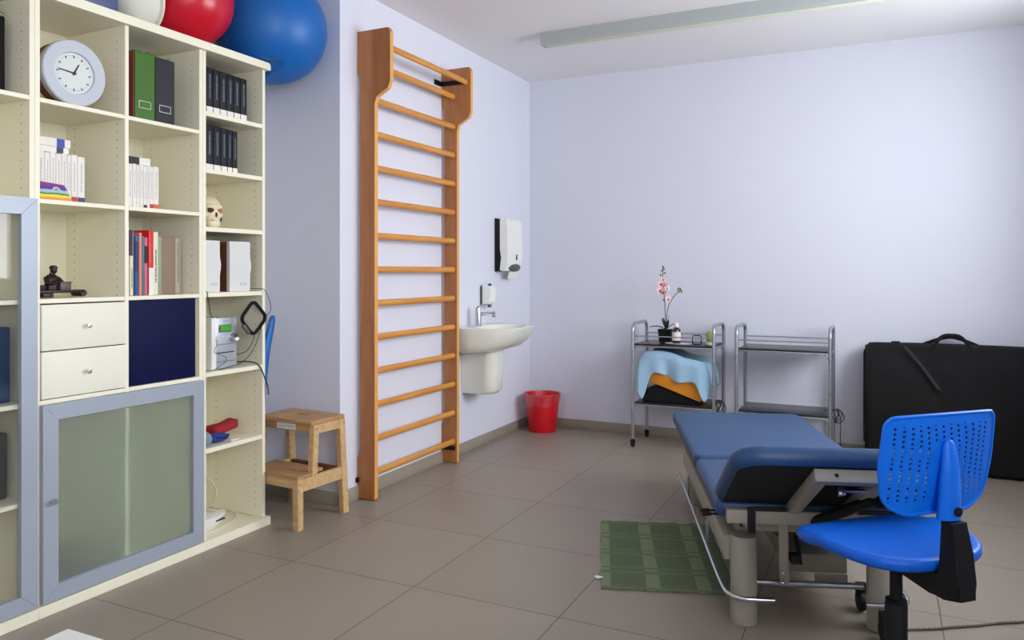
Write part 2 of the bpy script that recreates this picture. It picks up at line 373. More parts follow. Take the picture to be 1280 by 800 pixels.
# ------------------------------------------------------------------ setting
XL, XN, YB, YN, XR, YF, H = -2.51, -3.03, 5.53, 3.17, 1.15, -1.9, 2.70
b = MB(); b.box(XN-.15, XR+.35, YF-.15, YB+.15, -.1, 0); struct('floor', b, M['floor'], 'large square taupe floor tiles with thin dark joints')
b = MB(); b.box(XN-.15, XR+.35, YF-.15, YB+.15, H, H+.1); struct('ceiling', b, M['ceiling'])
b = MB(); b.box(XN, XR, YB, YB+.15, 0, H); struct('wall_back', b, M['wall'])
b = MB(); b.box(XN-.15, XL, YN, YB+.15, 0, H); struct('wall_left', b, M['wall'])
b = MB(); b.box(XN-.15, XN, YF, YN, 0, H); struct('wall_niche', b, M['wall'])
b = MB(); b.box(XN-.15, XR+.35, YF-.15, YF, 0, H); struct('wall_front', b, M['wall'])
WY0, WY1, WZ0, WZ1 = 2.73, 4.62, 1.10, 2.40
VY0, VY1 = -1.2, .7  # unseen second opening, added to brighten surfaces facing the camera
b = MB(); x0, x1 = XR, XR+.25
b.box(x0, x1, YF, VY0, 0, H); b.box(x0, x1, VY1, WY0, 0, H); b.box(x0, x1, WY1, YB+.15, 0, H)
for a_, c_ in ((WY0,WY1),(VY0,VY1)): b.box(x0, x1, a_, c_, 0, WZ0); b.box(x0, x1, a_, c_, WZ1, H)
struct('wall_right', b, M['wall'])
def window(n, y0, y1, hs=0):
    b = MB(); fx0, fx1 = XR+.10, XR+.16; t = .05
    b.box(fx0, fx1, y0, y0+t, WZ0, WZ1, .003); b.box(fx0, fx1, y1-t, y1, WZ0, WZ1, .003); b.box(fx0, fx1, y0+t, y1-t, WZ0, WZ0+t, .003); b.box(fx0, fx1, y0+t, y1-t, WZ1-t, WZ1, .003)
    w = struct('window_%d' % n, b, M['offwhite'])
    g = MB(); g.box(XR+.125, XR+.131, y0+t, y1-t, WZ0+t, WZ1-t); o = obj('pane', g, M['window'], w)
    h = MB(); y0 = y1-.05 if hs else y0; h.box(XR+.085, XR+.10, y0+.015, y0+.035, 1.55, 1.61, .003); h.box(XR+.06, XR+.085, y0+.018, y0+.032, 1.42, 1.60, .004); obj('window_handle', h, M['steel'], w)
ym = (WY0+WY1)/2; window(1, WY0, 4.0, 1); window(2, 4.03, WY1); window(3, VY0, (VY0+VY1)/2); window(4, (VY0+VY1)/2, VY1)  # the last pair is out of view, added as fill light
b = MB(); b.box(XR-.04, XR+.10, WY0-.03, WY1+.03, WZ0-.03, WZ0, .005); struct('trim_1', b, M['porcelain'], 'window sill')
b = MB(); b.box(XR-.04, XR+.10, VY0-.03, VY1+.03, WZ0-.03, WZ0, .005); struct('trim_2', b, M['porcelain'], 'window sill')
BH = .07
def baseboard(side, *args):
    b = MB(); b.box(*args, .002); struct('baseboard_'+side, b, M['base'])
baseboard('back', XL, XR, YB-.011, YB, 0, BH)
baseboard('left', XL, XL+.011, YN-.011, YB-.011, 0, BH)
baseboard('niche_end', XN, XL, YN-.011, YN, 0, BH)
baseboard('right', XR-.011, XR, YF, YB-.011, 0, BH)

# ------------------------------------------------------------------ bookcases
XF, XB = -2.65, -3.005      # front and back planes of the carcasses
T = .018
def panel(name, parent, y0, y1, z0, z1, holes=None, zh=None):
    b = MB(); b.box(XB, XF, y0, y1, z0, z1, .0012, 1)
    if holes:
        b.mi = 1
        for side in holes:
            yy = y0-.0004 if side < 0 else y1+.0004
            for xx in (XF-.045, XB+.055):
                z = z0+.05
                while z < z1-.03:
                    if zh is None or any(a < z < c for a, c in zh):
                        v = b.lathe([(0,0),(.0026,0)], 6, (xx, yy, z), Matrix.Rotation(PI/2, 3, 'X'), False)
                    z += .032
    return obj(name, b, [M['cream'], M['hole']], parent)
def board(name, parent, y0, y1, z0, z1, m='cream', x0=None, x1=None):
    b = MB(); b.box(x0 if x0 is not None else XB, x1 if x1 is not None else XF, y0, y1, z0, z1, .0012, 1); return obj(name, b, M[m], parent)
def back(parent, y0, y1):
    b = MB(); b.box(XB-.006, XB, y0, y1, .04, 2.165); return obj('back_panel', b, M['cream'], parent)
def aluminium_door(parent, y0, y1, z0, z1, w, glass, knob_side):
    x0, x1 = XF+.0015, XF+.021
    d = MB()
    for poly in ([(y0,z0),(y0+w,z0+w),(y0+w,z1-w),(y0,z1)], [(y1,z0),(y1-w,z0+w),(y1-w,z1-w),(y1,z1)], [(y0,z0),(y1,z0),(y1-w,z0+w),(y0+w,z0+w)], [(y0,z1),(y1,z1),(y1-w,z1-w),(y0+w,z1-w)]):
        c = Vector((sum(p[0] for p in poly)/4, sum(p[1] for p in poly)/4))
        d.prism([tuple(c+(Vector(p)-c)*.9985) for p in poly], 'x', x0, x1)
    o = obj('door', d, M['alu'], parent)
    g = MB(); g.box(x0-.0008, x0+.004, y0+w-.004, y1-w+.004, z0+w-.004, z1-w+.004); gl = obj('glass_pane', g, M[glass], o)
    if knob_side:
        k = MB(); ky = y0+.028 if knob_side < 0 else y1-.028; k.lathe([(.004,0),(.004,.012),(.011,.016),(.011,.022),(0,.023)], 16, (x1, ky, .40), Matrix.Rotation(PI/2, 3, 'Y')); obj('door_knob', k, M['knob'], o)
    return o
# middle bookcase: y 1.682 .. 2.413
MC = thing('bookcase', 'wide cream bookcase with two drawers, navy panel and frosted glass door', 'bookcase', (0,0,0), group='cream bookcases along the wall')
panel('side_panel', MC, 1.682, 1.700, .04, 2.165, (1,)); panel('side_panel', MC, 2.395, 2.4130, .04, 2.165, (-1,), [(1.1,2.165)])
panel('divider', MC, 2.034, 2.051, .04, 2.165, (-1,1), [(1.1,2.165)])
back(MC, 1.682, 2.413); board('top_board', MC, 1.682, 2.4325, 2.165, 2.2, x1=-2.628); board('plinth', MC, 1.682, 2.4135, 0, .04, x0=-2.70, x1=-2.628)
for y0, y1 in ((1.7,2.034),(2.051,2.395)):
    for z in (.738, 1.094, 1.446, 1.800): board('shelf', MC, y0, y1, z, z+.016, x1=XF-.0008)
board('bottom_board', MC, 1.70, 2.395, .026, .040, x1=-2.70)
for z0, z1 in ((.758,.923),(.927,1.089)):
    b = MB(); b.box(XF-.010, XF+.007, 1.702, 2.031, z0, z1, .0015); b.box(XF-.32, XF-.011, 1.712, 2.022, z0+.01, z0+.02); d = obj('drawer', b, M['drawer'], MC)
    k = MB(); k.lathe([(.0035,0),(.0035,.012),(.009,.015),(.009,.021),(0,.022)], 16, (XF+.007, 1.868, (z0+z1)/2), Matrix.Rotation(PI/2, 3, 'Y')); obj('knob', k, M['knob'], d)
b = MB(); b.box(XF-.018, XF-.004, 2.054, 2.378, .757, 1.091, .002); obj('navy_door', b, M['navy'], MC)['label'] = 'glossy navy square cabinet door'
b = MB(); b.box(XF-.03, XF-.022, 2.378, 2.395, .757, 1.091); obj('filler_strip', b, M['cream'], MC)
dr = aluminium_door(MC, 1.697, 2.402, .044, .738, .056, 'frosted', -1)
b = MB(); b.cyl((XF+.0135, 2.338, .105), .009, .003, 16, Matrix.Rotation(PI/2, 3, 'Y')); obj('round_sticker', b, M['teal'], dr)
# narrow bookcase on the right: y 2.414 .. 2.787
NC = thing('bookcase', 'narrow cream open bookcase at the right end, holding the stereo', 'bookcase', (0,0,0), group='cream bookcases along the wall')
panel('side_panel', NC, 2.4135, 2.4315, .04, 2.165, (1,)); panel('side_panel', NC, 2.769, 2.787, .04, 2.165, (-1,))
back(NC, 2.4135, 2.787); board('top_board', NC, 2.4330, 2.802, 2.165, 2.2, x1=-2.628); board('plinth', NC, 2.4140, 2.800, 0, .04, x0=-2.70, x1=-2.628)
for z in (.412, .745, 1.094, 1.382, 1.637, 1.886): board('shelf', NC, 2.4318, 2.7688, z, z+.020, x1=XF-.0008)
board('bottom_board', NC, 2.4315, 2.769, .026, .040, x1=-2.70)
# left bookcase, cut by the frame: y 1.31 .. 1.681
LC = thing('bookcase', 'tall cream bookcase at the left edge with clear glass door', 'bookcase', (0,0,0), group='cream bookcases along the wall')
panel('side_panel', LC, 1.663, 1.6815, .04, 2.165, (-1,)); panel('side_panel', LC, 1.300, 1.318, .04, 2.165, (1,))
back(LC, 1.30, 1.6815); board('top_board', LC, 1.29, 1.6815, 2.165, 2.2, x1=-2.628); board('plinth', LC, 1.30, 1.6815, 0, .04, x0=-2.70, x1=-2.628)
for z in (.40, .738, 1.094, 1.446, 1.800): board('shelf', LC, 1.318, 1.663, z, z+.016, x1=XF-.0008)
board('bottom_board', LC, 1.318, 1.663, .026, .040, x1=-2.70)
aluminium_door(LC, 1.305, 1.6785, .044, 1.4585, .056, 'smoked', 0)

# ------------------------------------------------------------------ shelf contents
def book(label, y0, y1, z0, z1, m, xf=-2.70, depth=.15, bands=(), group=None, name='book', pages=True, title=None, flat=False):
    """upright book: spine towards +x.  bands = [(za, zb, material)] fractions of the height"""
    yc = (y0+y1)/2; o = MB(); w = y1-y0; h = z1-z0
    if flat: o.box(-depth, 0, -w/2, w/2, 0, h, .0012, 1)
    else: o.box(-depth, 0, -w/2+.0004, w/2-.0004, 0, h, min(.003, w*.2), 2)
    t = tag(obj(name, o, M[m], None, (xf, yc, z0)), label, 'book' if name == 'book' else name.replace('_',' '), group)
    for za, zb, bm_ in bands:
        q = MB(); 
        if flat: q.box(-.02, .0006, -w/2+w*za, -w/2+w*zb, .0005, h-.0005)
        else: q.box(-.02, .0006, -w/2+.0012, w/2-.0012, h*za, h*zb)
        obj('cover_band', q, M[bm_], t)
    if title and not flat:
        q = MB(); z = h*title[0]; rnd = random.Random(int(y0*1e4))
        while z < h*title[1]:
            l = rnd.uniform(.002, .006); q.box(-.004, .0008, -w*.12, w*.12, z, z+l); z += l+rnd.uniform(.0012, .003)
        obj('spine_lettering', q, M[title[2]], t)
    return t
# black books
g1 = 'black books on the top shelf of the narrow bookcase'
ys = [2.438,2.480,2.519,2.558,2.600,2.640,2.681,2.722]
for i in range(7): book('black book with white foot, %s on the top shelf' % ORD[i], ys[i], ys[i+1]-.002, 1.907, 2.118-.001*i, 'bookblack', -2.70, .16, [(0,.17,'paper')], g1, title=(.35,.85,'ink'))
g2 = 'black books on the second shelf of the narrow bookcase'
ys = [2.436,2.476,2.521,2.564,2.601,2.632,2.664]
for i in range(6): book('black book with white foot, %s on the second shelf' % ORD[i], ys[i], ys[i+1]-.002, 1.657, 1.866-.002*i, 'bookblack', -2.70, .16, [(0,.14,'paper')], g2, title=(.35,.85,'ink'))
# white paperbacks, left
g3 = 'white paperbacks beside the rainbow card'
ys = [1.703,1.735,1.762,1.783,1.804,1.826,1.848,1.863,1.888,1.918]
for i in range(9):
    bd = [(0,.13,'darkred')] if i == 7 else ([(0,.13,'navyprint')] if i == 8 else [])
    lab = ['%s white paperback in the row behind the rainbow card' % ORD[i] if i < 7 else '', ][0] if i < 7 else ('white paperback with red foot band, second from the right in its row' if i == 7 else 'white paperback with navy foot band at the right end')
    book(lab, ys[i], ys[i+1]-.0008, 1.462, 1.639+(.004 if i % 2 else 0), 'paper', -2.72, .12, bd, g3, title=(.25,.85,'paleink'))
book('white paperback with dark blue band lying flat, lower of two', 1.703, 1.864, 1.6435, 1.6655, 'paper', -2.735, .11, [(.70,.86,'navyprint')], 'books lying on the white paperbacks', flat=True)
book('white paperback with royal blue band lying flat, upper of two', 1.703, 1.870, 1.666, 1.697, 'paper', -2.735, .11, [(.68,.86,'royal')], 'books lying on the white paperbacks', flat=True)
# rainbow card leaning against the books
b = MB(); b.prism([(-.075,0),(.058,0),(.040,.062),(-.075,.070)], 'x', -.0015, .0015)
c = tag(obj('greeting_card', b, M['rainbow'], None, (-2.672,1.775,1.4625)), 'small rainbow striped card leaning against white paperbacks', 'card'); c.rotation_euler = (0, math.radians(-18), 0)
b = MB()
arc = [(math.cos(PI*k/14)*.019, math.sin(PI*k/14)*.022) for k in range(15)]; inn = [(math.cos(PI*k/14)*.012, math.sin(PI*k/14)*.014) for k in range(14,-1,-1)]
b.prism([(p[0]+.006, p[1]+.030) for p in arc+inn], 'x', .0015, .0022); obj('printed_arch', b, M['clockgrey'], c)
# white paperbacks, right
g4 = 'white paperbacks in the third column of shelves'
ys = [2.060,2.080,2.100,2.122,2.142,2.157,2.174,2.191,2.203,2.222,2.248]
for i in range(10):
    bd = {0:[(.02,.12,'navyprint')],1:[(.02,.11,'navyprint')],3:[(.0,.10,'cream2')],6:[(.03,.10,'darkink')],8:[(0,.13,'darkred')],9:[(0,.13,'orangered')]}.get(i, [])
    lab = {8:'white paperback with dark red foot band next to the orange-red one',9:'white paperback with orange-red foot band at the row end'}.get(i) or 'white paperback, %s in the third column' % (ORD+['tenth from the left'])[i]
    book(lab, ys[i], ys[i+1]-.0008, 1.462, 1.640+(.003 if i % 2 else 0), 'paper', -2.72, .12, bd, g4, title=(.25,.85,'paleink'))
book('white and dark brown book lying flat on the white paperbacks', 2.060, 2.219, 1.6435, 1.674, 'paper', -2.735, .11, [(.0,.66,'darkink')], None, flat=True)
# mixed books
mix = [(2.090,2.1035,1.270,'cream2','short thin ivory book at the left of the coloured books',.15,-2.692,[]),
       (2.1145,2.132,1.352,'bluecover','tall blue book beside the thin ivory book',.15,-2.695,[(.4,.9,'navyprint')]),
       (2.1325,2.147,1.364,'salmon','salmon pink book between two blue books',.15,-2.695,[]),
       (2.1475,2.157,1.350,'teal','thin teal book beside the salmon book',.15,-2.695,[]),
       (2.1575,2.173,1.346,'pink','dusty pink book with grey picture on the spine',.15,-2.695,[(.55,.85,'charcoal')]),
       (2.1735,2.197,1.376,'redcover','tall red and white book in the row of coloured books',.16,-2.690,[(0,.42,'paper')]),
       (2.1975,2.221,1.370,'cream2','tall ivory book beside the red and white book',.16,-2.692,[]),
       (2.2215,2.243,1.352,'greygreen','grey-green book beside the tan file box',.15,-2.697,[])]
for y0, y1, z1, m_, lab, dp, xf, bd in mix: book(lab, y0, y1, 1.1105, z1, m_, xf, dp, bd, 'coloured books in the third column', title=(.2,.7,'darkink') if m_ in ('cream2','bluecover') else None)
book('tall violet-grey book between the short ivory and the blue book', 2.104, 2.114, 1.1105, 1.374, 'violetgrey', -2.70, .15, [], 'coloured books in the third column')
b = MB(); b.box(-.20, 0, -.036, .036, 0, .242, .002); t = tag(obj('file_box', b, M['taupe'], None, (-2.735,2.306,1.1105)), 'plain tan box file beside the coloured books', 'box file')
book('grey-beige book to the right of the tan file box', 2.3425, 2.372, 1.1105, 1.352, 'greybeige', -2.735, .18, [], None, title=(.2,.9,'taupe'))
# binders
def binder(lab, y0, y1, h, m_, xf=-2.668):
    yc = (y0+y1)/2; w = y1-y0; t = thing('ring_binder', lab, 'binder', (xf-.14, yc, 1.8165), 0, 'binders on the top shelf')
    b = MB(); poly = fillet([(-.14,0),(.14,0),(.14,h),(-.14,h)], [.0,.0,.008,.02]); b.prism(poly, 'y', -w/2, w/2, .001); obj('cover', b, M[m_], t)
    b = MB(); x = .1405; zz = .045
    for a in ((-w*.30,w*.30,zz,zz+.0022),(-w*.30,w*.30,zz+.027,zz+.0292),(-w*.30,-w*.30+.0022,zz,zz+.029),(w*.30-.0022,w*.30,zz,zz+.029)): b.box(x-.002, x+.0006, *a)
    obj('label_holder', b, M['offwhite'], t)
    b = MB(); b.tube([(.13,w*.3,h),(.125,w*.32,h+.010),(.105,w*.34,h+.004),(.10,w*.32,h-.004)], .0022, 8); obj('metal_ring', b, M['knob'], t)
binder('green ring binder with framed spine label', 2.092, 2.184, .272, 'green'); binder('charcoal ring binder right of the green binder', 2.187, 2.281, .268, 'charcoal')
b = MB(); b.box(-.26, 0, -.0025, .0025, 0, .262, .001); tag(obj('folder', b, M['maroon'], None, (-2.668,2.086,1.8165)), 'thin maroon folder left of the green binder', 'folder')
b = MB(); b.box(-.26, 0, -.16, .035, 0, .275, .004); t = tag(obj('ring_binder', b, M['black'], None, (-2.74,1.60,1.8165)), 'black binder cut off by the left edge, top shelf', 'binder', 'binders on the top shelf')
b = MB(); b.tube([(-.02,.01,.272),(-.01,.02,.288),(.0,.03,.285),(.003,.033,.27)], .003, 8); obj('metal_ring', b, M['knob'], t)
# clock
cl = thing('table_clock', 'round light grey clock with white dial leaning on top shelf', 'clock', (-2.70,1.850,1.8165), math.radians(-2))
R_ = .1205; rot = Matrix.Rotation(PI/2, 3, 'Y'); zc = .1215
b = MB(); b.lathe([(.074,.012),(.077,.022),(R_-.004,.024),(R_,.020),(R_,-.004),(R_-.003,-.008)], 72, (0,0,zc), rot, False); obj('rim', b, M['clockgrey'], cl)
b = MB(); b.lathe([(R_-.0035,-.05),(R_-.0035,-.006),(.074,.0119)], 72, (0,0,zc), rot, True); obj('case_back', b, M['maroon'], cl)['label'] = 'dark reddish back of the clock case'
b = MB(); b.lathe([(.0762,.012),(.0762,.0135)], 64, (0,0,zc), rot); obj('dial', b, M['clockface'], cl)
b = MB()
for k in range(60):
    a = 2*PI*k/60; L_ = .010 if k % 5 == 0 else .004; w_ = .0019 if k % 5 == 0 else .0003; ca, sa = math.cos(a), math.sin(a)
    r0, r1 = .066-L_, .066; n = Vector((0,-sa,ca)); s_ = Vector((0,ca,sa))
    q = [n*r0-s_*w_, n*r0+s_*w_, n*r1+s_*w_, n*r1-s_*w_]
    f0 = [b.bm.verts.new((.0142, p.y, p.z+zc)) for p in q]; f1 = [b.bm.verts.new((.0130, p.y, p.z+zc)) for p in q]; b.bm.faces.new(f0)
    b.bm.faces.new(f1[::-1])
    for i in range(4): b.bm.faces.new((f0[i], f1[i], f1[(i+1) % 4], f0[(i+1) % 4]))
obj('hour_marks', b, M['darkink'], cl)
for nm, ang, ln, w_, xo in (('hour_hand', 27, .040, .0032, .0155), ('minute_hand', -84, .060, .0026, .0175)):
    a = math.radians(ang); b = MB(); b.prism([(-w_,-.008),(w_,-.008),(w_*.6,ln),(-w_*.6,ln)], 'x', xo-.0008, xo+.0008)
    b.xf(Matrix.Translation((0,0,zc)) @ Matrix.Rotation(-a, 4, 'X')); obj(nm, b, M['darkink'], cl)
b = MB(); b.lathe([(.005,.0135),(.005,.0195)], 16, (0,0,zc), rot); obj('hand_pivot', b, M['darkink'], cl)
# skull model
sk = thing('skull_model', 'small ivory skull model on the narrow bookcase shelf', 'skull', (-2.785,2.566,1.4025), math.radians(-8)); sk.scale = (1.17,)*3
b = MB()
b.sphere((-.012,0,.083), .05, 1.25, .98, .98, 28, 18); b.sphere((.022,0,.055), .036, .9, 1.05, 1.0, 24, 14)
b.sphere((.030,.028,.053), .014, .9, 1.1, .8); b.sphere((.030,-.028,.053), .014, .9, 1.1, .8); b.sphere((.036,0,.084), .034, .6, 1.1, .45)
obj('cranium', b, M['bone'], sk)
b = MB(); b.sphere((.030,0,.020), .028, .85, 1.05, .75, 24, 12); b.box(-.01, .02, .026, .032, .012, .055, .002); b.box(-.01, .02, -.032, -.026, .012, .055, .002); obj('jaw', b, M['bone'], sk)
b = MB(); b.box(.040, .0565, -.014, .014, .029, .036, .002); obj('teeth', b, M['offwhite'], sk)
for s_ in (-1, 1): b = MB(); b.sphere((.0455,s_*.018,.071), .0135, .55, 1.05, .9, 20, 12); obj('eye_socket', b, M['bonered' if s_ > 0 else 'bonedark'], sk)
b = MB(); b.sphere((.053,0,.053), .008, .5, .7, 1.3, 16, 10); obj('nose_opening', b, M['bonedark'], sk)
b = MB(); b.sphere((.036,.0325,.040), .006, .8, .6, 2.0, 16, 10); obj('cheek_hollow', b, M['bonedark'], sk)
# speakers
def speaker(lab, yc, w):
    t = thing('bookshelf_speaker', lab, 'speaker', (-2.70,yc,1.1145), 0, 'white fronted loudspeakers')
    b = MB(); b.box(-.19, .003, -w/2+.004, w/2-.004, 0, .228, .002); obj('cabinet', b, M['brown'], t)['label'] = 'brown wooden cabinet'
    h = .230; L_ = []; n = 24
    for i in range(n+1):
        z = h*i/n; d = .008*math.exp(-((z-.118)/.026)**2); L_.append((w/2-.005+d, z))
    for i in range(n, -1, -1):
        z = h*i/n; d = .008*math.exp(-((z-.118)/.026)**2); L_.append((-w/2+.002-d*0, z))
    b = MB(); b.prism(L_, 'x', .0035, .022, .002); fr = obj('front_grille', b, M['offwhite'], t)
    b = MB(); b.sphere((.018,-w/2+.018,.118), .036, .12, .32, 1, 20, 14); obj('moulded_bulge', b, M['offwhite'], fr)
    b = MB()
    for a in ((w*.0,w*.28,.030,.0312),(w*.0,w*.28,.038,.0392),(w*.0,w*.0+.0012,.030,.039),(w*.28-.0012,w*.28,.030,.039)): b.box(.021, .0226, *a)
    obj('badge', b, M['ink'], fr)
speaker('white loudspeaker, left of the pair on the narrow bookcase', 2.487, .106); speaker('white loudspeaker, right of the pair on the narrow bookcase', 2.657, .132)
# stereo
st = thing('mini_stereo', 'silver compact stereo with green display on the narrow bookcase', 'stereo', (-2.70,2.563,.7655))
b = MB(); b.box(-.22, -.02, -.072, .076, .004, .226, .003); obj('case', b, M['darkgrey'], st)
b = MB(); b.box(-.02, .015, -.050, .079, .003, .232, .003); fr = obj('front_panel', b, M['silver'], st)
b = MB(); b.prism(fillet([(-.02,.003),(.024,.003),(.024,.236),(-.02,.236)], [.002,.006,.006,.002]), 'y', -.077, -.0505); obj('side_pillar', b, M['white'], st)['label'] = 'white upright pillar of the stereo front'
b = MB(); b.box(.0145, .0165, -.028, .046, .166, .200, .001); d = obj('display', b, M['darkgrey'], st)
b = MB(); b.box(.016, .0172, -.018, .043, .171, .196); obj('green_screen', b, M['lcd'], d)
b = MB(); b.cyl((.0160,-.024,.184), .006, .002, 12, rot); obj('indicator', b, M['darkred'], d)
b = MB(); b.lathe([(.0205,0),(.0205,.012),(.017,.018),(.006,.014),(0,.014)], 32, (.015,.056,.139), rot); obj('volume_knob', b, M['chrome'], st)
for k in range(5): b = MB(); b.cyl((.015,-.036+k*.0155,.147-(k % 2)*.004), .0042, .004, 12, rot); obj('button', b, M['offwhite'], st)
b = MB(); b.box(.014, .0158, -.048, .077, .1105, .113); b.box(.014, .0158, -.048, .077, .0325, .035); obj('seam', b, M['darkgrey'], st)
b = MB(); b.box(.014, .0162, -.040, .062, .072, .0765); obj('disc_slot', b, M['black'], st)
b = MB(); b.box(.0148, .0158, .000, .028, .216, .218); obj('badge', b, M['violetgrey'], st)
for yy in (-.06, .06): b = MB(); b.cyl((-.03,yy,0), .008, .004, 12); obj('foot', b, M['black'], st)
# loop antenna standing proud of the right panel
an = thing('loop_antenna', 'black rounded square loop antenna hanging at the right shelf edge', 'antenna', (-2.634,2.694,.99))
b = MB(); q = fillet([(0,-.082),(.086,0),(0,.082),(-.080,0)], .026, 6)
b.tube([(0,p[0],p[1]) for p in q], .0082, 10, smooth=False, closed=True); obj('loop', b, M['bag'], an)
b = MB(); b.obox((0,-.044,-.046), (.014,.024,.055), Matrix.Rotation(math.radians(44), 3, 'X'), .003); obj('clip_base', b, M['darkgrey'], an)
def cable(name, lab, pts, r, m_='cable', group=None, cat='cable', extra=()):
    o0 = Vector(pts[0]); b = MB(); b.tube([Vector(p)-o0 for p in pts], r, 8)
    o = tag(obj(name, b, M[m_], None, o0), lab, cat, group); return o
cable('speaker_cable', 'thin black cable dropping from left speaker behind the stereo', [(-2.70,2.434,1.130),(-2.652,2.436,1.118),(-2.646,2.438,1.09),(-2.650,2.452,1.04),(-2.660,2.470,1.008),(-2.70,2.52,1.0),(-2.80,2.53,.999)], .0017)
cable('speaker_cable', 'thin dark cable looping from right speaker over the shelf edge', [(-2.73,2.725,1.122),(-2.65,2.752,1.126),(-2.638,2.775,1.115),(-2.632,2.80,1.06),(-2.628,2.798,1.02),(-2.634,2.775,.99),(-2.65,2.755,.93),(-2.655,2.735,.87),(-2.655,2.695,.82),(-2.66,2.64,.785),(-2.665,2.58,.775),(-2.665,2.52,.768)], .0016)
cable('antenna_cable', 'thin cable curling down from the loop antenna behind the stereo', [(-2.634,2.70,.912),(-2.65,2.700,.87),(-2.67,2.685,.835),(-2.70,2.66,.82),(-2.75,2.648,.80)], .0016)
cable('headphone_cable', 'thin grey cable hanging in a curl across the stereo front', [(-2.672,2.51,.905),(-2.664,2.505,.88),(-2.662,2.49,.86),(-2.668,2.50,.845),(-2.66,2.535,.83),(-2.658,2.555,.812),(-2.66,2.54,.795),(-2.665,2.51,.778),(-2.668,2.495,.768)], .0014, 'darkgrey')
cable('power_cable', 'thick black power cable hanging over the right shelf edge', [(-2.72,2.645,.785),(-2.68,2.70,.785),(-2.65,2.735,.772),(-2.641,2.755,.74),(-2.638,2.772,.70),(-2.635,2.788,.66),(-2.634,2.790,.62)], .003)
# red and blue soft things, tag
b = MB(); b.box(-.035, .035, -.082, .075, .006, .052, .018, 4); bmesh.ops.subdivide_edges(b.bm, edges=b.bm.edges[:], cuts=3, use_grid_fill=True); lumpy(b, .003, 70); b.xf(Matrix.Translation((0,0,.012)) @ Matrix.Rotation(math.radians(7), 4, 'X')); tag(obj('fabric_pouch', b, M['redcloth'], None, (-2.80,2.672,.4335)), 'soft red fabric pouch lying behind the blue one', 'pouch', 'soft fabric pouches')
b = MB(); b.sphere((0,0,.022), .026, 1.6, 2.5, .8, 40, 24); lumpy(b, .003, 80); t = tag(obj('fabric_pouch', b, M['bluecloth'], None, (-2.715,2.55,.4335)), 'soft royal blue pouch with black trim, in front', 'pouch', 'soft fabric pouches')
b = MB(); b.tube([(.037,-.035,.030),(.042,0,.024),(.030,.045,.026),(.0,.062,.024)], .003, 8); obj('black_trim', b, M['black'], t)
b = MB(); b.sphere((0,0,.033), .03, 1.4, .9, 1.1, 24, 14); tag(obj('fabric_pouch', b, M['greyblue'], None, (-2.70,2.465,.4325)), 'grey-blue fabric pouch at the left side of the compartment', 'pouch', 'soft fabric pouches')
b = MB(); b.sphere((0,0,.005), .009, 1.2, 1, .6, 12, 8); b.tube([(.002,.006,.004),(.006,.028,.004),(0,.05,.003)], .0022, 6); tag(obj('white_clip', b, M['white'], None, (-2.672,2.600,.4325)), 'small white plastic clip beside the blue pouch', 'clip')
# router and cables
ro = thing('wireless_router', 'white bowl-shaped router on the bottom shelf of narrow bookcase', 'router', (-2.745,2.515,.040))
b = MB(); b.lathe([(.030,0),(.040,.004),(.060,.025),(.075,.058),(.076,.064),(.070,.066),(0,.068)], 36, (0,0,0), None, True, .75, 1.35); obj('housing', b, M['white'], ro)
for k in range(4): b = MB(); b.box(.046, .0535, .012+k*.0135, .0225+k*.0135, .042, .048); obj('port', b, M['black'], ro)
cable('network_cable', 'beige cable looping up behind the white router', [(-2.83,2.47,.112),(-2.84,2.49,.20),(-2.85,2.55,.245),(-2.85,2.63,.23),(-2.84,2.665,.17),(-2.82,2.63,.12),(-2.79,2.57,.128),(-2.75,2.50,.132),(-2.74,2.46,.120)], .0042, 'beigecable', 'beige network cables')
cable('network_cable', 'beige cable lying in a flat loop beside the white router', [(-2.83,2.60,.10),(-2.82,2.64,.085),(-2.80,2.70,.075),(-2.77,2.715,.055),(-2.74,2.68,.0435),(-2.73,2.60,.0435),(-2.735,2.56,.0445)], .004, 'beigecable', 'beige network cables')
cable('black_cord', 'black cord hook dangling in the lowest open compartment', [(-2.80,2.436,.375),(-2.79,2.48,.345),(-2.78,2.52,.30),(-2.775,2.52,.25),(-2.77,2.495,.225),(-2.765,2.465,.235),(-2.762,2.455,.25)], .0028)
# statuette
sg = thing('bronze_statuette', 'dark bronze seated figurine at a box desk on a bench base', 'statuette', (-2.80,1.85,1.1105))
b = MB(); b.box(-.030, .030, -.14, .10, .016, .026, .002); b.box(-.030, .030, -.062, -.022, 0, .016, .002); b.tube([(-.03,.098,.014),(.03,.098,.014)], .013, 14); b.box(-.028, .028, -.14, -.05, .026, .046, .002); obj('base', b, M['bronze'], sg)
b = MB(); b.lathe([(.026,0),(.028,.012),(.024,.03),(.026,.046),(.018,.056),(.009,.061),(.008,.066)], 20, (0,-.010,.026), None, True, .8, 1); b.tube([(0,-.034,.074),(.012,-.036,.055),(.026,-.022,.052),(.030,-.006,.060)], .007, 8); b.tube([(0,.012,.074),(.014,.020,.058),(.026,.008,.056)], .007, 8); obj('figure', b, M['bronze'], sg)
b = MB(); b.sphere((.002,-.004,.101), .0125, 1, .95, 1.15, 18, 12); obj('head', b, M['bronze'], sg); b = MB(); b.lathe([(.0135,0),(.014,.006),(.010,.012),(0,.014)], 18, (.001,-.004,.106)); obj('cap', b, M['bronze'], sg)
b = MB(); b.box(.006, .032, .004, .046, .026, .055, .002); b.box(.003, .034, .001, .049, .055, .058, .001); obj('box_desk', b, M['bronze2'], sg)
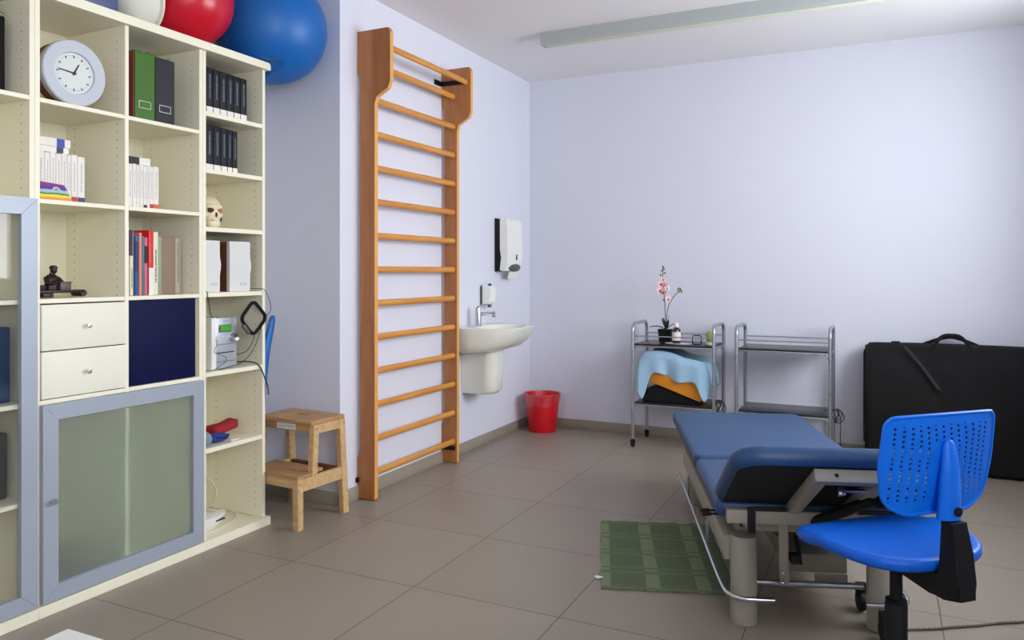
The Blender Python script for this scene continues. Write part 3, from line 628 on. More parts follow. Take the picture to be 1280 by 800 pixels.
# left bookcase contents behind clear glass, frosted door contents
b = MB(); b.box(-.24, 0, -.05, .02, 0, .26, .003); tag(obj('folder', b, M['darkblueitem'], None, (-2.72,1.62,.7545)), 'dark blue folder behind the clear glass door', 'folder')
b = MB(); b.box(-.24, 0, -.12, .0, 0, .23, .008); tag(obj('linen_stack', b, M['darkgrey'], None, (-2.74,1.645,.4165)), 'grey folded cloth stack behind the clear glass door', 'linen')
b = MB(); b.box(-.10, .10, -.11, .10, 0, .13, .03); tag(obj('storage_bag', b, M['charcoal'], None, (-2.80,1.84,.0405)), 'dark bag blurred behind the left half of frosted door', 'bag')
# top of the bookcases
b = MB(); S_ = b.sphere((0,0,0), .268, 1, 1, 1, 140, 90)
cb = Vector((-2.715,2.897,2.402))
for v in b.bm.verts:
    w_ = v.co+cb
    if w_.y > YN-.003: w_.y = YN-.003
    if w_.z < 2.206 and w_.y < 2.818:
        if 2.206-w_.z < 2.818-w_.y: w_.z = 2.206
        else: w_.y = 2.818
    v.co = w_-cb
tag(obj('exercise_ball', b, M['bluerubber'], None, cb, sharp=180), 'large blue exercise ball wedged between bookcase top and wall', 'exercise ball', 'exercise balls')
b = MB(); b.sphere((0,0,0), .2045, 1, 1, 1, 96, 60); o = tag(obj('exercise_ball', b, M['redrubber'], None, (-2.77,2.424,2.4055)), 'red exercise ball on top of the bookcases', 'exercise ball', 'exercise balls')
d = Vector((.83,-.55,-.08)).normalized()
b = MB(); b.sphere(d*.2040, .0055, 1, 1, 1, 14, 10); obj('valve_plug', b, M['white'], o)
b = MB(); b.lathe([(0,-.132),(.06,-.127),(.115,-.100),(.148,-.052),(.158,-.012),(.170,-.008),(.172,0),(.166,.004),(.150,0),(.140,-.048),(.108,-.092),(.055,-.118),(0,-.123)], 56, (0,0,0), Matrix.Rotation(-PI/2+math.radians(20), 3, 'X'), False)
tag(obj('plastic_bowl', b, M['porcelain'], None, (-2.80,2.190,2.3665)), 'white plastic bowl standing on its side beside the red ball', 'bowl')
b = MB(); b.box(-.12, .12, -.12, .085, 0, .22, .02, 3); tag(obj('vinyl_case', b, M['bluegrey'], None, (-2.83,1.975,2.2005)), 'blue-grey vinyl case on the bookcase above the clock', 'case')

# blue paddle in the gap right of the bookcases
b = MB(); b.tube([(0,-.035,0),(0,-.030,.50),(0,-.020,.66),(0,.0,.80),(0,.030,.90),(0,.045,.955),(0,.043,.972)], .02, 16, rad=[.016,.020,.024,.026,.022,.018,.008]); b.xf(Matrix.Diagonal((.7,1,1,1)))
tag(obj('blue_paddle', b, M['bluerubber'], None, (-2.875,3.03,.003)), 'blue plastic paddle upright in the gap right of the bookcase', 'paddle')

# ------------------------------------------------------------------ wall bars
wb = thing('wall_bars', 'tall orange-brown wooden gymnastic wall bars with fourteen rungs', 'wall bars', (XL+.06,3.76,0))
xo, yo = XL+.06, 3.76
poly = [(-.055-.003,.005),(.052,.005),(.052,2.09),(.065,2.125),(.135,2.165),(.150,2.20),(.150,2.455),(.138,2.478),(.05,2.478),(-.058,2.478),(-.058,2.26),(-.040,2.235),(-.040,.255),(-.058,.215)]
for y0 in (3.312, 4.178):
    b = MB(); b.prism([(p[0], p[1]) for p in poly], 'y', y0-yo+.0015, y0-yo+.0305); pst = obj('upright_post', b, M['post'], wb)
    b = MB(); loc = [(.052,.012),(.052,2.09),(.065,2.125),(.135,2.165),(.150,2.20),(.150,2.455)]
    for p, q in zip(loc, loc[1:]):
        n = Vector((q[1]-p[1], -(q[0]-p[0]))).normalized()*.0012
        b.prism([p, q, (q[0]+n.x, q[1]+n.y), (p[0]+n.x, p[1]+n.y)], 'y', y0-yo+.002, y0-yo+.030)
    obj('lit_edge_strip', b, M['edge'], pst)['label'] = 'front edge in a paler tone for the window light'
def rung(x, z, r=.016):
    b = MB(); b.tube([(x,3.342-yo,z),(x,4.180-yo,z)], r, 18, smooth=False); b.xf(Matrix.Translation((x,0,z)) @ Matrix.Diagonal((.85,1,1.15,1)) @ Matrix.Translation((-x,0,-z)))
    obj('rung', b, M['bar'], wb)
for k in range(12): rung(.028, .140+k*.1795, .0155)
rung(.028, 2.303, .0155); rung(.118, 2.385, .0155)
for y0, sgn in ((3.3125,-1),(4.178,-1)):
    pass
b = MB(); b.box(-.0590,.10, 4.168-yo, 4.178-yo, 2.375, 2.402, .001); b.box(-.0590,-.0545, 4.09-yo, 4.168-yo, 2.372, 2.405, .001)
for yy in (4.105, 4.135): b.cyl((-.0545, yy-yo, 2.388), .006, .004, 12, rot)
obj('wall_bracket', b, M['black'], wb)
b = MB(); b.box(-.0590,.04, 4.170-yo, 4.178-yo, .085, .112, .001); obj('wall_bracket', b, M['black'], wb)
b = MB(); b.box(-.0590,-.045, 3.298-yo, 3.312-yo, .09, .115, .001); obj('wall_bracket', b, M['black'], wb)

# ------------------------------------------------------------------ step stool
ss = thing('step_stool', 'light birch two-step stool with hand hole between bookcase and wall bars', 'step stool', (-2.618,2.962,0), math.radians(-4))
def sx(b): return b
X0, X1 = -.190, .200
def leg(x, pb, pt, w=.040, d=.030):
    b = MB(); (yb, zb), (yt, zt) = pb, pt; h = d/2
    b.prism([(yb-h,zb),(yb+h,zb),(yt+h,zt),(yt-h,zt)], 'x', x-w/2, x+w/2, .002); return obj('leg', b, M['birch'], ss)
for s_, xb, xt in ((-1, X0+.02, X0+.035), (1, X1-.02, X1-.035)):
    xm = xb
    leg(xm, (-.162,0), (-.162,.238), .034, .036)                 # front leg, low step
    leg(xm, (.152,0), (.122,.474), .030, .040)                    # slanting rear leg
    b = MB(); b.prism([(-.150,.175),(.140,.175),(.140,.235),(-.150,.235)], 'x', xm-.011, xm+.011, .002); obj('side_rail', b, M['birch'], ss)
    leg(xm, (-.068,.236), (-.056,.474), .030, .036)
    b = MB(); b.prism([(-.038,.43),(.113,.43),(.111,.474),(-.038,.474)], 'x', xm-.011, xm+.011, .002); obj('upper_side_rail', b, M['birch'], ss)
    b = MB()
    for yy, zz in ((-.168,.215),(-.057,.455),(.133,.455)): b.cyl((xm+s_*(.0172 if yy == -.168 else .0152), yy, zz), .004, .001, 10, Matrix.Rotation(PI/2, 3, 'Y'))
    obj('wood_plug', b, M['brown'], ss)
b = MB(); b.prism([(-.182,.238),(-.052-.036,.238),(-.088,.252),(-.182,.252)], 'x', X0+.004, X1-.004, .003); b.box(X0+.038, X1-.038, -.0895, .02, .236, .252, .002); obj('lower_tread', b, M['birchtop'], ss)
b = MB(); b.box(X0+.038, X1-.038, -.168, -.150, .190, .237, .002); obj('apron', b, M['birch'], ss)
b = MB(); b.box(X0+.036, X1-.036, -.064, -.048, .432, .474, .002); ap = obj('apron', b, M['birchtop'], ss)
b = MB(); b.box(X0+.13, X0+.255, -.0652, -.0640, .438, .468); obj('paper_label', b, M['offwhite'], ap)
b = MB()
rnd = random.Random(3)
for k in range(12): xx = X0+.138+k*.0095; zz = .449+rnd.uniform(-.002,.004); b.box(xx, xx+rnd.uniform(.003,.007), -.0656, -.0651, zz, zz+.004)
obj('worn_print', b, M['ink'], ap)
b = MB(); b.box(X0+.036, X1-.036, .118, .140, .185, .232, .002); obj('back_rail', b, M['brown'], ss)['label'] = 'brown rear rail under the top step'
# top tread with hand hole
b = MB(); cx0, cx1, cy0, cy1 = X0+.016, X1-.016, -.082, .150; hx, hy = .045, .012; hc = (0.0,.045)
b.box(cx0, hc[0]-hx, cy0, cy1, .474, .492, .002); b.box(hc[0]+hx, cx1, cy0, cy1, .474, .492, .002); b.box(hc[0]-hx, hc[0]+hx, cy0, hc[1]-hy, .474, .492, 0); b.box(hc[0]-hx, hc[0]+hx, hc[1]+hy, cy1, .474, .492, 0)
obj('top_tread', b, M['birchtop'], ss)

# ------------------------------------------------------------------ wash basin
BY = 4.53
ba = thing('wash_basin', 'white porcelain wall basin with half pedestal', 'basin', (XL,BY,0))
def half(t, w, d):   # basin outline, t 0..1 from back right round the front to back left
    a = -PI/2+PI*t; ex = .62; c_, s_ = math.cos(a), math.sin(a)
    return (d*abs(c_)**ex, w*math.copysign(abs(s_)**ex, s_))
def ring(w, d, z, n=40, x0=.0):
    return [(x0+half(i/n, w, d)[0], half(i/n, w, d)[1], z) for i in range(n+1)]
b = MB(); n = 40
prof = [(.245,.20,.684),(.257,.27,.690),(.268,.335,.712),(.275,.385,.748),(.280,.422,.795),(.282,.438,.832),(.280,.442,.842),(.272,.435,.846)]
rg = [ring(w, d, z, n, .003) for w, d, z in prof]
inner = [(.255,.40,.843,.03),(.21,.355,.835,.06),(.18,.31,.80,.085),(.12,.24,.755,.12),(.04,.12,.745,.19)]
V = [[b.bm.verts.new(p) for p in r] for r in rg]
for A, B in zip(V, V[1:]):
    for k in range(n): b.bm.faces.new((A[k], A[k+1], B[k+1], B[k]))
for A, B in zip(V, V[1:]): b.bm.faces.new((A[0], B[0], B[n], A[n]))   # back, against the wall
b.bm.faces.new(V[0])
# deck and bowl: bowl is a closed oval hollow inside the rim
def oval(w, d, xc, z, m=41): return [b.bm.verts.new((xc+d*math.cos(-PI/2+2*PI*i/m+PI/2-PI/2), w*math.sin(-PI/2+2*PI*i/m), z)) for i in range(m)]
top = V[-1]; m_ = n+1
ov = []
for (w, d, z) in ((.225,.155,.844),(.215,.147,.832),(.185,.125,.79),(.12,.085,.752),(.02,.02,.742)):
    ov.append([b.bm.verts.new((.245+d*math.cos(-PI/2+PI*(i/n)*1.0) if False else .245+d*math.cos(-PI+2*PI*(i/m_)+0.0), w*math.sin(-PI+2*PI*(i/m_)), z)) for i in range(m_)])
# stitch rim ring (open arc + back edge) to oval by angle: build deck with a triangle fan strip
import mathutils
def stitch(outer, inn):
    es = []
    for i in range(len(outer)): es.append(b.bm.edges.get((outer[i], outer[(i+1) % len(outer)])) or b.bm.edges.new((outer[i], outer[(i+1) % len(outer)])))
    for i in range(len(inn)): es.append(b.bm.edges.get((inn[i], inn[(i+1) % len(inn)])) or b.bm.edges.new((inn[i], inn[(i+1) % len(inn)])))
    bmesh.ops.triangle_fill(b.bm, edges=es, use_beauty=True, use_dissolve=False)
for A, B in zip(ov, ov[1:]):
    for k in range(m_): b.bm.faces.new((A[k], A[(k+1) % m_], B[(k+1) % m_], B[k]))
b.bm.faces.new(ov[-1]); stitch(top, ov[0])
obj('bowl', b, M['porcelain'], ba, sharp=50)
b = MB(); b.lathe([(.016,0),(.016,.003),(.010,.004)], 20, (.245,0,.743)); obj('drain', b, M['chrome'], ba)
b = MB()
pr = [(.080,.185,.398),(.090,.212,.402),(.097,.232,.425),(.100,.240,.55),(.102,.246,.683)]
R2 = []
for w, d, z in pr:
    pl_ = fillet([(.002,-w),(d,-w),(d,w),(.002,w)], [0,.07,.07,0], 8); R2.append([b.bm.verts.new((p[0],p[1],z)) for p in pl_])
for A, B in zip(R2, R2[1:]):
    N_ = len(A)
    for k in range(N_): b.bm.faces.new((A[k], A[(k+1) % N_], B[(k+1) % N_], B[k]))
b.bm.faces.new(R2[0][::-1]); b.bm.faces.new(R2[-1]); obj('half_pedestal', b, M['porcelain'], ba, sharp=50)
b = MB(); b.sphere((.035,-.102,.655), .007, 1, .5, 1, 12, 8); obj('fixing_cap', b, M['chrome'], ba)
# tap
tp = thing('basin_tap', 'chrome single-lever tap on the wash basin', 'tap', (XL+.082,BY-.012,.844))
b = MB(); b.lathe([(.025,0),(.026,.004),(.022,.010),(.021,.115),(.019,.122),(0,.124)], 24); obj('tap_body', b, M['chrome'], tp)
b = MB(); b.tube([(.01,0,.075),(.06,0,.082),(.122,0,.088)], .0125, 14); b.lathe([(.012,0),(.012,.02)], 16, (.115,0,.068)); obj('spout', b, M['chrome'], tp)
b = MB(); b.obox((.03,0,.135), (.075,.022,.008), Matrix.Rotation(math.radians(-14), 3, 'Y'), .003); obj('lever', b, M['chrome'], tp)
b = MB(); b.lathe([(.0115,-.004),(.0115,0)], 16, (.118,0,.066)); obj('aerator', b, M['black'], tp)
# soap dispenser
sd = thing('soap_dispenser', 'small white wall soap dispenser with blue button above the tap', 'soap dispenser', (XL,4.74,.975))
b = MB(); b.box(.001, .014, -.045, .045, 0, .130, .004); obj('back_plate', b, M['darkgrey'], sd)
b = MB(); b.prism(fillet([(.014,0),(.075,.01),(.085,.125),(.014,.142)], [0,.02,.02,0]), 'y', -.042, .042, .006); obj('tank', b, M['white'], sd)
b = MB(); b.sphere((.055,0,.139), .013, 1, 1, .8, 16, 10); obj('push_button', b, M['royal'], sd)['label'] = 'blue push button'
b = MB(); b.lathe([(.012,-.018),(.016,0.002)], 16, (.052,0,0)); obj('nozzle', b, M['darkgrey'], sd)
# towel dispenser
td = thing('paper_towel_dispenser', 'white paper towel dispenser with black back on left wall', 'paper towel dispenser', (XL,5.045,1.205))
b = MB(); b.prism(fillet([(.001,0),(.040,.004),(.052,.10),(.042,.16),(.042,.378),(.001,.385)], [.0,.02,.03,.03,.005,0]), 'y', -.128, .128, .004); obj('back_housing', b, M['black'], td)
b = MB(); b.prism(fillet([(.042,.010),(.075,.0),(.098,.06),(.105,.14),(.098,.36),(.085,.384),(.0435,.385),(.0435,.16),(.053,.10)], [.004,.01,.03,.05,.02,.02,.01,.02,.02]), 'y', -.126, .126, .010); cv = obj('front_cover', b, M['white'], td)
b = MB(); b.sphere((.083,.030,.030), .085, .26, 1.15, .36, 28, 14); obj('slot_recess', b, M['darkgrey'], td)
b = MB(); b.prism([(.074,-.004),(.078,-.003),(.062,-.050),(.058,-.050)], 'y', -.04, .10); obj('paper_sheet', b, M['paper'], td)
b = MB(); b.box(.100, .106, .020, .040, .085, .125, .002); obj('viewing_window', b, M['darkgrey'], cv)
# waste bin
wbn = thing('waste_bin', 'red plastic waste bin in the corner', 'waste bin', (-2.315,5.335,0))
b = MB(); b.lathe([(0,0),(.098,0),(.103,.008),(.134,.27),(.137,.27),(.137,.283),(.131,.283),(.128,.268),(.098,.010),(0,.010)], 44, (0,0,.001), None, False); obj('bin_body', b, M['redplastic'], wbn)
b = MB(); nn = 48; rnd = random.Random(5)
def film(u, v):
    a = 2*PI*u; base = .139+.004*math.sin(9*a)+.002*math.sin(23*a)
    depth = .035+.060*(.5+.5*math.cos(a+1.9))+.012*math.sin(5*a)
    if v < .25: t = v/.25; return Vector(((base-.010*(1-t))*math.cos(a), (base-.010*(1-t))*math.sin(a), .262+.028*t))
    t = (v-.25)/.75; r = base+.004+.004*t*math.sin(14*a)-.012*t*depth*8
    return Vector((max(.1345-.12*t*depth, r)*math.cos(a), max(.1345-.12*t*depth, r)*math.sin(a), .290-t*depth))
b.surf(film, 72, 12); obj('bin_liner', b, M['bagfilm'], wbn, sharp=180)['label'] = 'clear plastic liner folded over the rim'

# ------------------------------------------------------------------ ceiling lamp
cl_ = thing('ceiling_lamp', 'long grey linear ceiling lamp, switched off', 'ceiling lamp', (-.80,4.44,H))
b = MB(); b.prism(fillet([(-.045,0),(-.045,-.062),(-.030,-.078),(.030,-.078),(.045,-.062),(.045,0)], [0,.004,.004,.004,.004,0]), 'x', -1.115, 1.115); obj('housing', b, M['lamp'], cl_)
b = MB(); b.box(-1.10, 1.10, -.026, .026, -.081, -.0775, .001); obj('diffuser', b, M['lamplip'], cl_)
for s_ in (-1, 1): b = MB(); b.prism([(-.047,0),(-.047,-.064),(-.031,-.080),(.031,-.080),(.047,-.064),(.047,0)], 'x', s_*1.115, s_*1.121); obj('end_cap', b, M['lamp'], cl_)

# ------------------------------------------------------------------ trolleys
def trolley(lab, x0, x1, y0, y1):
    cx, cy = (x0+x1)/2, (y0+y1)/2; t = thing('rolling_trolley', lab, 'trolley', (cx,cy,0), 0, 'silver tube trolleys by the back wall')
    hw, hd, top = (x1-x0)/2, (y1-y0)/2, .850; r = .0115
    for s_ in (-1, 1):
        x = s_*hw; q = fillet([(-hd,.06),(-hd,top),(hd,top),(hd,.06)], [0,.055,.055,0], 8)
        b = MB(); b.tube([(x, p[0], p[1]) for p in q], r, 14, smooth=False); obj('side_frame', b, M['steel'], t)
        b = MB()
        for zz in (.60, .45, .655, .24): b.cyl((x*1.0, -hd-.0118, zz), .0035, .001, 8, Matrix.Rotation(PI/2, 3, 'X'))
        obj('screw_holes', b, M['black'], t)
        for yy in (-hd, hd):
            c = MB(); c.cyl((x,yy,.045), .008, .02, 12); c.box(x-.013, x+.013, yy-.014, yy+.014, .040, .052, .003); c.box(x-.013, x-.009, yy-.012, yy+.018, .018, .045, .001); c.box(x+.009, x+.013, yy-.012, yy+.018, .018, .045, .001)
            co = obj('caster', c, M['black'], t); w_ = MB(); w_.lathe([(.012,-.008),(.022,-.008),(.0235,-.004),(.0235,.004),(.022,.008),(.012,.008)], 22, (x,yy+.004,.0245), Matrix.Rotation(PI/2, 3, 'Y')); obj('wheel', w_, M['rubber'], co)
    for z in (.700, .300):
        b = MB(); b.box(-hw+r, hw-r, -hd+.006, hd-.006, z, z+.012, .001); obj('shelf_board', b, M['blackshelf'], t)
        f = MB()
        for yy in (-hd, hd):
            f.box(-hw+r-.002, hw-r+.002, yy-.006, yy+.005, z-.010, z-.001, .002)
            f.tube([(-hw+.012,yy,z-.036),(-hw+.014,yy,z-.018),(-hw+.030,yy,z-.007)], .005, 8); f.tube([(hw-.012,yy,z-.036),(hw-.014,yy,z-.018),(hw-.030,yy,z-.007)], .005, 8)
        for x in (-hw, hw): f.box(x-.005, x+.005, -hd, hd, z-.012, z-.002, .001)
        obj('shelf_frame', f, M['steel'], t)
    for yy in (-hd, hd):
        b = MB(); b.tube([(-hw,yy,.765),(hw,yy,.765)], .0042, 10, smooth=False); obj('guard_rail', b, M['steel'], t)
    return t
trolley('silver tube trolley holding orchid, blue cloth and orange case', -1.540, -.992, 5.105, 5.455)
trolley('empty silver tube trolley beside the black bag', -.846, -.286, 5.105, 5.455)
# orchid
orc = thing('potted_orchid', 'artificial pink and white orchid in a black pot on trolley', 'orchid', (-1.352,5.27,.7165))
b = MB(); b.prism([(-.038,-.038),(.038,-.038),(.038,.038),(-.038,.038)], 'z', .0, .085)
for v in b.bm.verts:
    if v.co.z > .05: v.co.x *= 1.15; v.co.y *= 1.15
b.box(-.047, .047, -.047, .047, .075, .088, .003); obj('pot', b, M['black'], orc)
b = MB(); b.tube([(0,0,.08),(-.004,0,.20),(-.010,0,.30),(-.022,0,.42),(-.020,0,.52)], .0032, 8); obj('stem', b, M['stem'], orc)
b = MB(); b.tube([(.006,0,.08),(.006,0,.16),(.016,0,.24),(.045,0,.30),(.082,0,.345),(.098,0,.355)], .0028, 8); obj('stem', b, M['stem'], orc)
def leafsurf(L_, w, az, droop, lift):
    ca, sa = math.cos(az), math.sin(az)
    def f(u, v):
        t = u; ww = w*math.sin(PI*min(1,(.12+.88*t)))**.7*(v-.5)*2; r = L_*t*math.cos(lift)*1; z = L_*t*math.sin(lift)-droop*t*t+abs(v-.5)*.010
        return Vector((r*ca-ww*sa, r*sa+ww*ca, .085+z))
    return f
for L_, w, az, dr_, li in ((.10,.012,.2,.0,1.35),(.085,.014,2.8,.0,1.3),(.075,.014,.1,.01,.75),(.09,.012,-2.4,.01,1.2),(.13,.010,PI,.055,.55),(.08,.013,-.9,.0,1.0)):
    b = MB(); b.surf(leafsurf(L_, w, az, dr_, li), 10, 4, .0012); obj('leaf', b, M['leaf'], orc)
def flower(c, sc, az, tilt):
    o = None
    def petal(k, n, w, L_):
        a = 2*PI*k/n+PI/2
        def f(u, v):
            t = u; ww = w*math.sin(PI*(.08+.9*t))**.8*(v-.5)*2
            return Vector((.15*L_*t*t, L_*t*math.cos(a)-ww*math.sin(a), L_*t*math.sin(a)+ww*math.cos(a)))
        return f
    R3 = Matrix.Translation(c) @ Matrix.Rotation(az, 4, 'Z') @ Matrix.Rotation(tilt, 4, 'Y')
    b = MB()
    for k in range(5): b.surf(petal(k, 5, .011*sc, .024*sc), 6, 4)
    b.xf(R3); o = obj('flower', b, M['petal'], orc, sharp=180)
    b = MB(); b.sphere((.004*sc,0,-.004*sc), .007*sc, .8, 1, 1.2, 12, 8); b.xf(R3); obj('flower_centre', b, M['pinkpetal'], o)
for c, sc, az, ti in (((-.030,-.010,.405),1.25,-1.3,.1),((-.006,-.012,.392),1.15,-1.9,.2),((-.034,-.010,.360),1.3,-1.2,.2),((-.010,-.014,.348),1.2,-1.8,.25),((.012,-.010,.376),.9,-1.0,-.1),((.020,-.008,.300),1.0,-.9,.2),((-.015,-.008,.435),.8,-1.5,0)): flower(Vector(c), sc, az, ti)
for c in ((-.020,0,.522),(-.012,-.004,.508),(-.028,0,.495),(-.036,0,.465),(-.006,-.003,.478),(.092,0,.352),(.104,0,.362),(.098,-.003,.372),(.110,0,.350),(.085,0,.366),(-.014,-.004,.292)):
    b = MB(); b.sphere(c, .0065, 1, 1, 1.3, 10, 8); obj('bud', b, M['bud'], orc)
b = MB(); b.lathe([(0,0),(.055,0),(.062,.006),(.060,.007),(.053,.003),(0,.003)], 32, (0,0,0), None, False, 1.5, .55)
tag(obj('white_tray', b, M['white'], None, (-1.245,5.185,.713)), 'white shallow tray on the trolley under the bottle', 'tray')
bt = thing('medicine_bottle', 'brown glass bottle with white cap and label on trolley', 'bottle', (-1.258,5.190,.717))
b = MB(); b.lathe([(0,0),(.026,0),(.028,.004),(.028,.085),(.024,.098),(.012,.108),(.012,.112)], 28); obj('glass', b, M['amber'], bt)
b = MB(); b.lathe([(.0285,.020),(.0285,.078)], 28, (0,0,0), None, False); obj('label', b, M['paper'], bt, sharp=90)
b = MB(); b.lathe([(.015,.110),(.0155,.140),(.010,.143),(0,.143)], 24); obj('cap', b, M['white'], bt)
# small framed glass
b = MB(); q = fillet([(-.030,0),(.030,0),(.030,.060),(-.030,.060)], .014, 5); b.tube([(p[0],0,p[1]+.004) for p in q], .0035, 8, smooth=False, closed=True)
fr = tag(obj('small_frame', b, M['black'], None, (-1.115,5.170,.7125)), 'small black rounded stand frame between bottle and cactus', 'frame')
b = MB(); b.box(-.022, .022, .001, .006, .008, .052, .001); obj('inner_plate', b, M['window'], fr)
ct = thing('cactus', 'small green cactus in a low white pot on trolley', 'cactus', (-1.048,5.240,.7125))
b = MB(); b.lathe([(0,0),(.022,0),(.026,.014),(.024,.016),(0,.014)], 24, (0,0,0), None, False); obj('pot', b, M['white'], ct)
b = MB(); b.sphere((0,0,.052), .026, .9, .9, 1.5, 20, 14); obj('cactus_body', b, M['cactus'], ct)
# orange case on a dark device, under a cloth (lower shelf)
dv = MB(); dv.prism([(-.20,0),(.17,0),(.17,.020),(-.08,.112),(-.20,.075)], 'y', -.135, .13, .004)
tag(obj('dark_device', dv, M['black'], None, (-1.285,5.285,.3125)), 'black wedge-shaped device on the lower trolley shelf', 'device')
b = MB(); b.box(-.235, .205, -.14, .13, -.075, .085, .006)
oc = tag(obj('orange_case', b, [M['orange'], M['brown']], None, (-1.255,5.275,.472)), 'orange hard case tilted on the black device under the cloth', 'case'); oc.rotation_euler = (0, math.radians(19), 0)
def drape(u, v):
    # u across (x), v along: 0 back-top -> .45 front-top edge -> 1 hem
    x = -.275+.55*u; sag = .010*math.sin(7*u+1)+.006*math.sin(17*u)
    ztop = .652-.026*(u-.15)**2*4 + (.018 if .1 < u < .6 else 0)*math.sin(PI*(u-.1)/.5)
    edge = min(1, min(u, 1-u)/.16)
    if v < .45:
        t = v/.45; y = .14-.28*t; z = ztop-.012*math.sin(PI*t)
        side = (1-edge)
        z -= side*side*(.10+.05*math.sin(9*t)); x *= 1-.10*side*side
        return Vector((x, y, z+sag*.3))
    t = (v-.45)/.55
    hem = .135+.030*math.sin(3.2*u)+.012*math.cos(12*u)
    cor = math.exp(-((u-.10)/.075)**2)*.15+math.exp(-((u-.86)/.06)**2)*.115
    y = -.14-.016*math.sin(min(1,t*3)*PI/2)-.012*t*math.sin(11*u)-.010*t*math.sin(23*u+1)
    side = 1-edge; z = ztop-(hem+cor)*t-side*side*.10
    x = x*(1-.10*side*side)+.010*t*math.sin(8*u)
    return Vector((x, y, z))
b = MB(); b.surf(drape, 72, 40, .003); tag(obj('blue_cloth', b, M['clothblue'], None, (-1.262,5.275,0), sharp=180), 'light blue cloth draped over the orange case', 'cloth')
for x, lab, zt in ((-.985,'black cord coil hanging off the first trolley',.345),(-.262,'black cord coil hanging off the second trolley',.345)):
    b = MB()
    for k in range(3):
        q = [(0.012*k-.02+.018*math.cos(a)+.012*math.sin(2*a+k), .01*k-.01+.01*math.sin(a+k), -.022+.036*math.sin(a)*(1+.15*k)) for a in [2*PI*j/14 for j in range(14)]]
        b.tube(q, .0028, 8, closed=True, sub=3)
    if x > -.5: b.tube([(-.08,-.03,.012),(-.04,-.02,.016),(-.01,0,.010),(.012,.0,-.04),(.012,.0,-.14),(.014,.0,-.26)], .0028, 8)
    tag(obj('cord_coil', b, M['cable'], None, (x+.018, 5.20, zt-.02)), lab, 'cord', 'black cord coils')

# ------------------------------------------------------------------ black table bag
BZO = -.043
bg = thing('carry_bag', 'large black nylon table carry bag against the back wall', 'bag', (.42,5.34,0))
b = MB(); W0, W1 = -.515, .60
def bagf(u, v):
    # closed loop cross-section in (y,z) swept along x
    x = W0+(W1-W0)*u
    return x
sec = fillet([(-.115,.004),(.145,.004),(.165,.40),(.160,.725),(.105,.752),(.040,.747),(-.05,.59),(-.105,.35)], [.03,.03,.2,.04,.03,.06,.3,.3], 4)
nx = 40; rings = []
for i in range(nx+1):
    u = i/nx; x = W0+(W1-W0)*u; e = min(u, 1-u)*(W1-W0); k = 1-.16*max(0, 1-e/.05)**2
    rg_ = []
    for j, (py, pz) in enumerate(sec):
        cyy, czz = .03, .38; wv = .006*math.sin(9*u+pz*7)+.004*math.sin(23*u+pz*13)
        top = .012*math.sin(2.5*u+.5)*(1 if pz > .6 else 0)
        rg_.append(b.bm.verts.new((x, cyy+(py-cyy)*k+(wv if py < 0 else 0), max(.003, czz+(pz-czz)*(1-(1-k)*.35)+top*.5))))
    rings.append(rg_)
N_ = len(sec)
for A, B in zip(rings, rings[1:]):
    for k in range(N_): b.bm.faces.new((A[k], A[(k+1) % N_], B[(k+1) % N_], B[k]))
b.bm.faces.new(rings[0][::-1]); b.bm.faces.new(rings[-1]); obj('bag_body', b, M['bag'], bg, sharp=60)
b = MB(); b.tube([(W0+.02,.160,.68),(W0-.004,.08,.70),(W0-.004,.0,.60),(W0-.004,-.06,.40),(W0-.003,-.09,.15)], .005, 8); obj('piping', b, M['bag'], bg)
b = MB(); b.tube([(W0+.02,.09,.750),(W0+.3,.09,.757),(W0+.7,.09,.757),(W1-.05,.09,.75)], .0035, 6); b.box(W0+.15, W0+.20,   .07, .10, .752, .765, .003); obj('zip', b, M['black'], bg)
for yy, zz in ((-.055,.60),(.135,.765)):
    b = MB(); c0 = -.035; w_ = .165; zz -= .03; pts = [(c0-w_,yy-.0,zz-.16),(c0-w_+.01,yy+.045,zz+.0+.05),(c0-.07,.06 if yy < 0 else yy,.785),(c0,.06 if yy < 0 else yy,.815),(c0+.07,.06 if yy < 0 else yy,.785),(c0+w_-.01,yy+.045,zz+.05),(c0+w_,yy,zz-.16)] if yy < 0 else [(c0-w_+.02,yy,zz+.015),(c0-.06,yy,.785),(c0,yy,.798),(c0+.06,yy,.785),(c0+w_-.02,yy,zz+.015)]
    b.tube(pts, .011, 10); obj('carry_handle', b, M['bag'], bg)
b = MB(); b.prism([(-.30,.745),(-.20,.62),(-.12,.50),(-.10,.50),(-.18,.62),(-.28,.745)], 'y', -.004, 0)
for v in b.bm.verts: v.co.y += -.052+(.62-v.co.z)*-.32
obj('seam_strap', b, M['rubber'], bg)

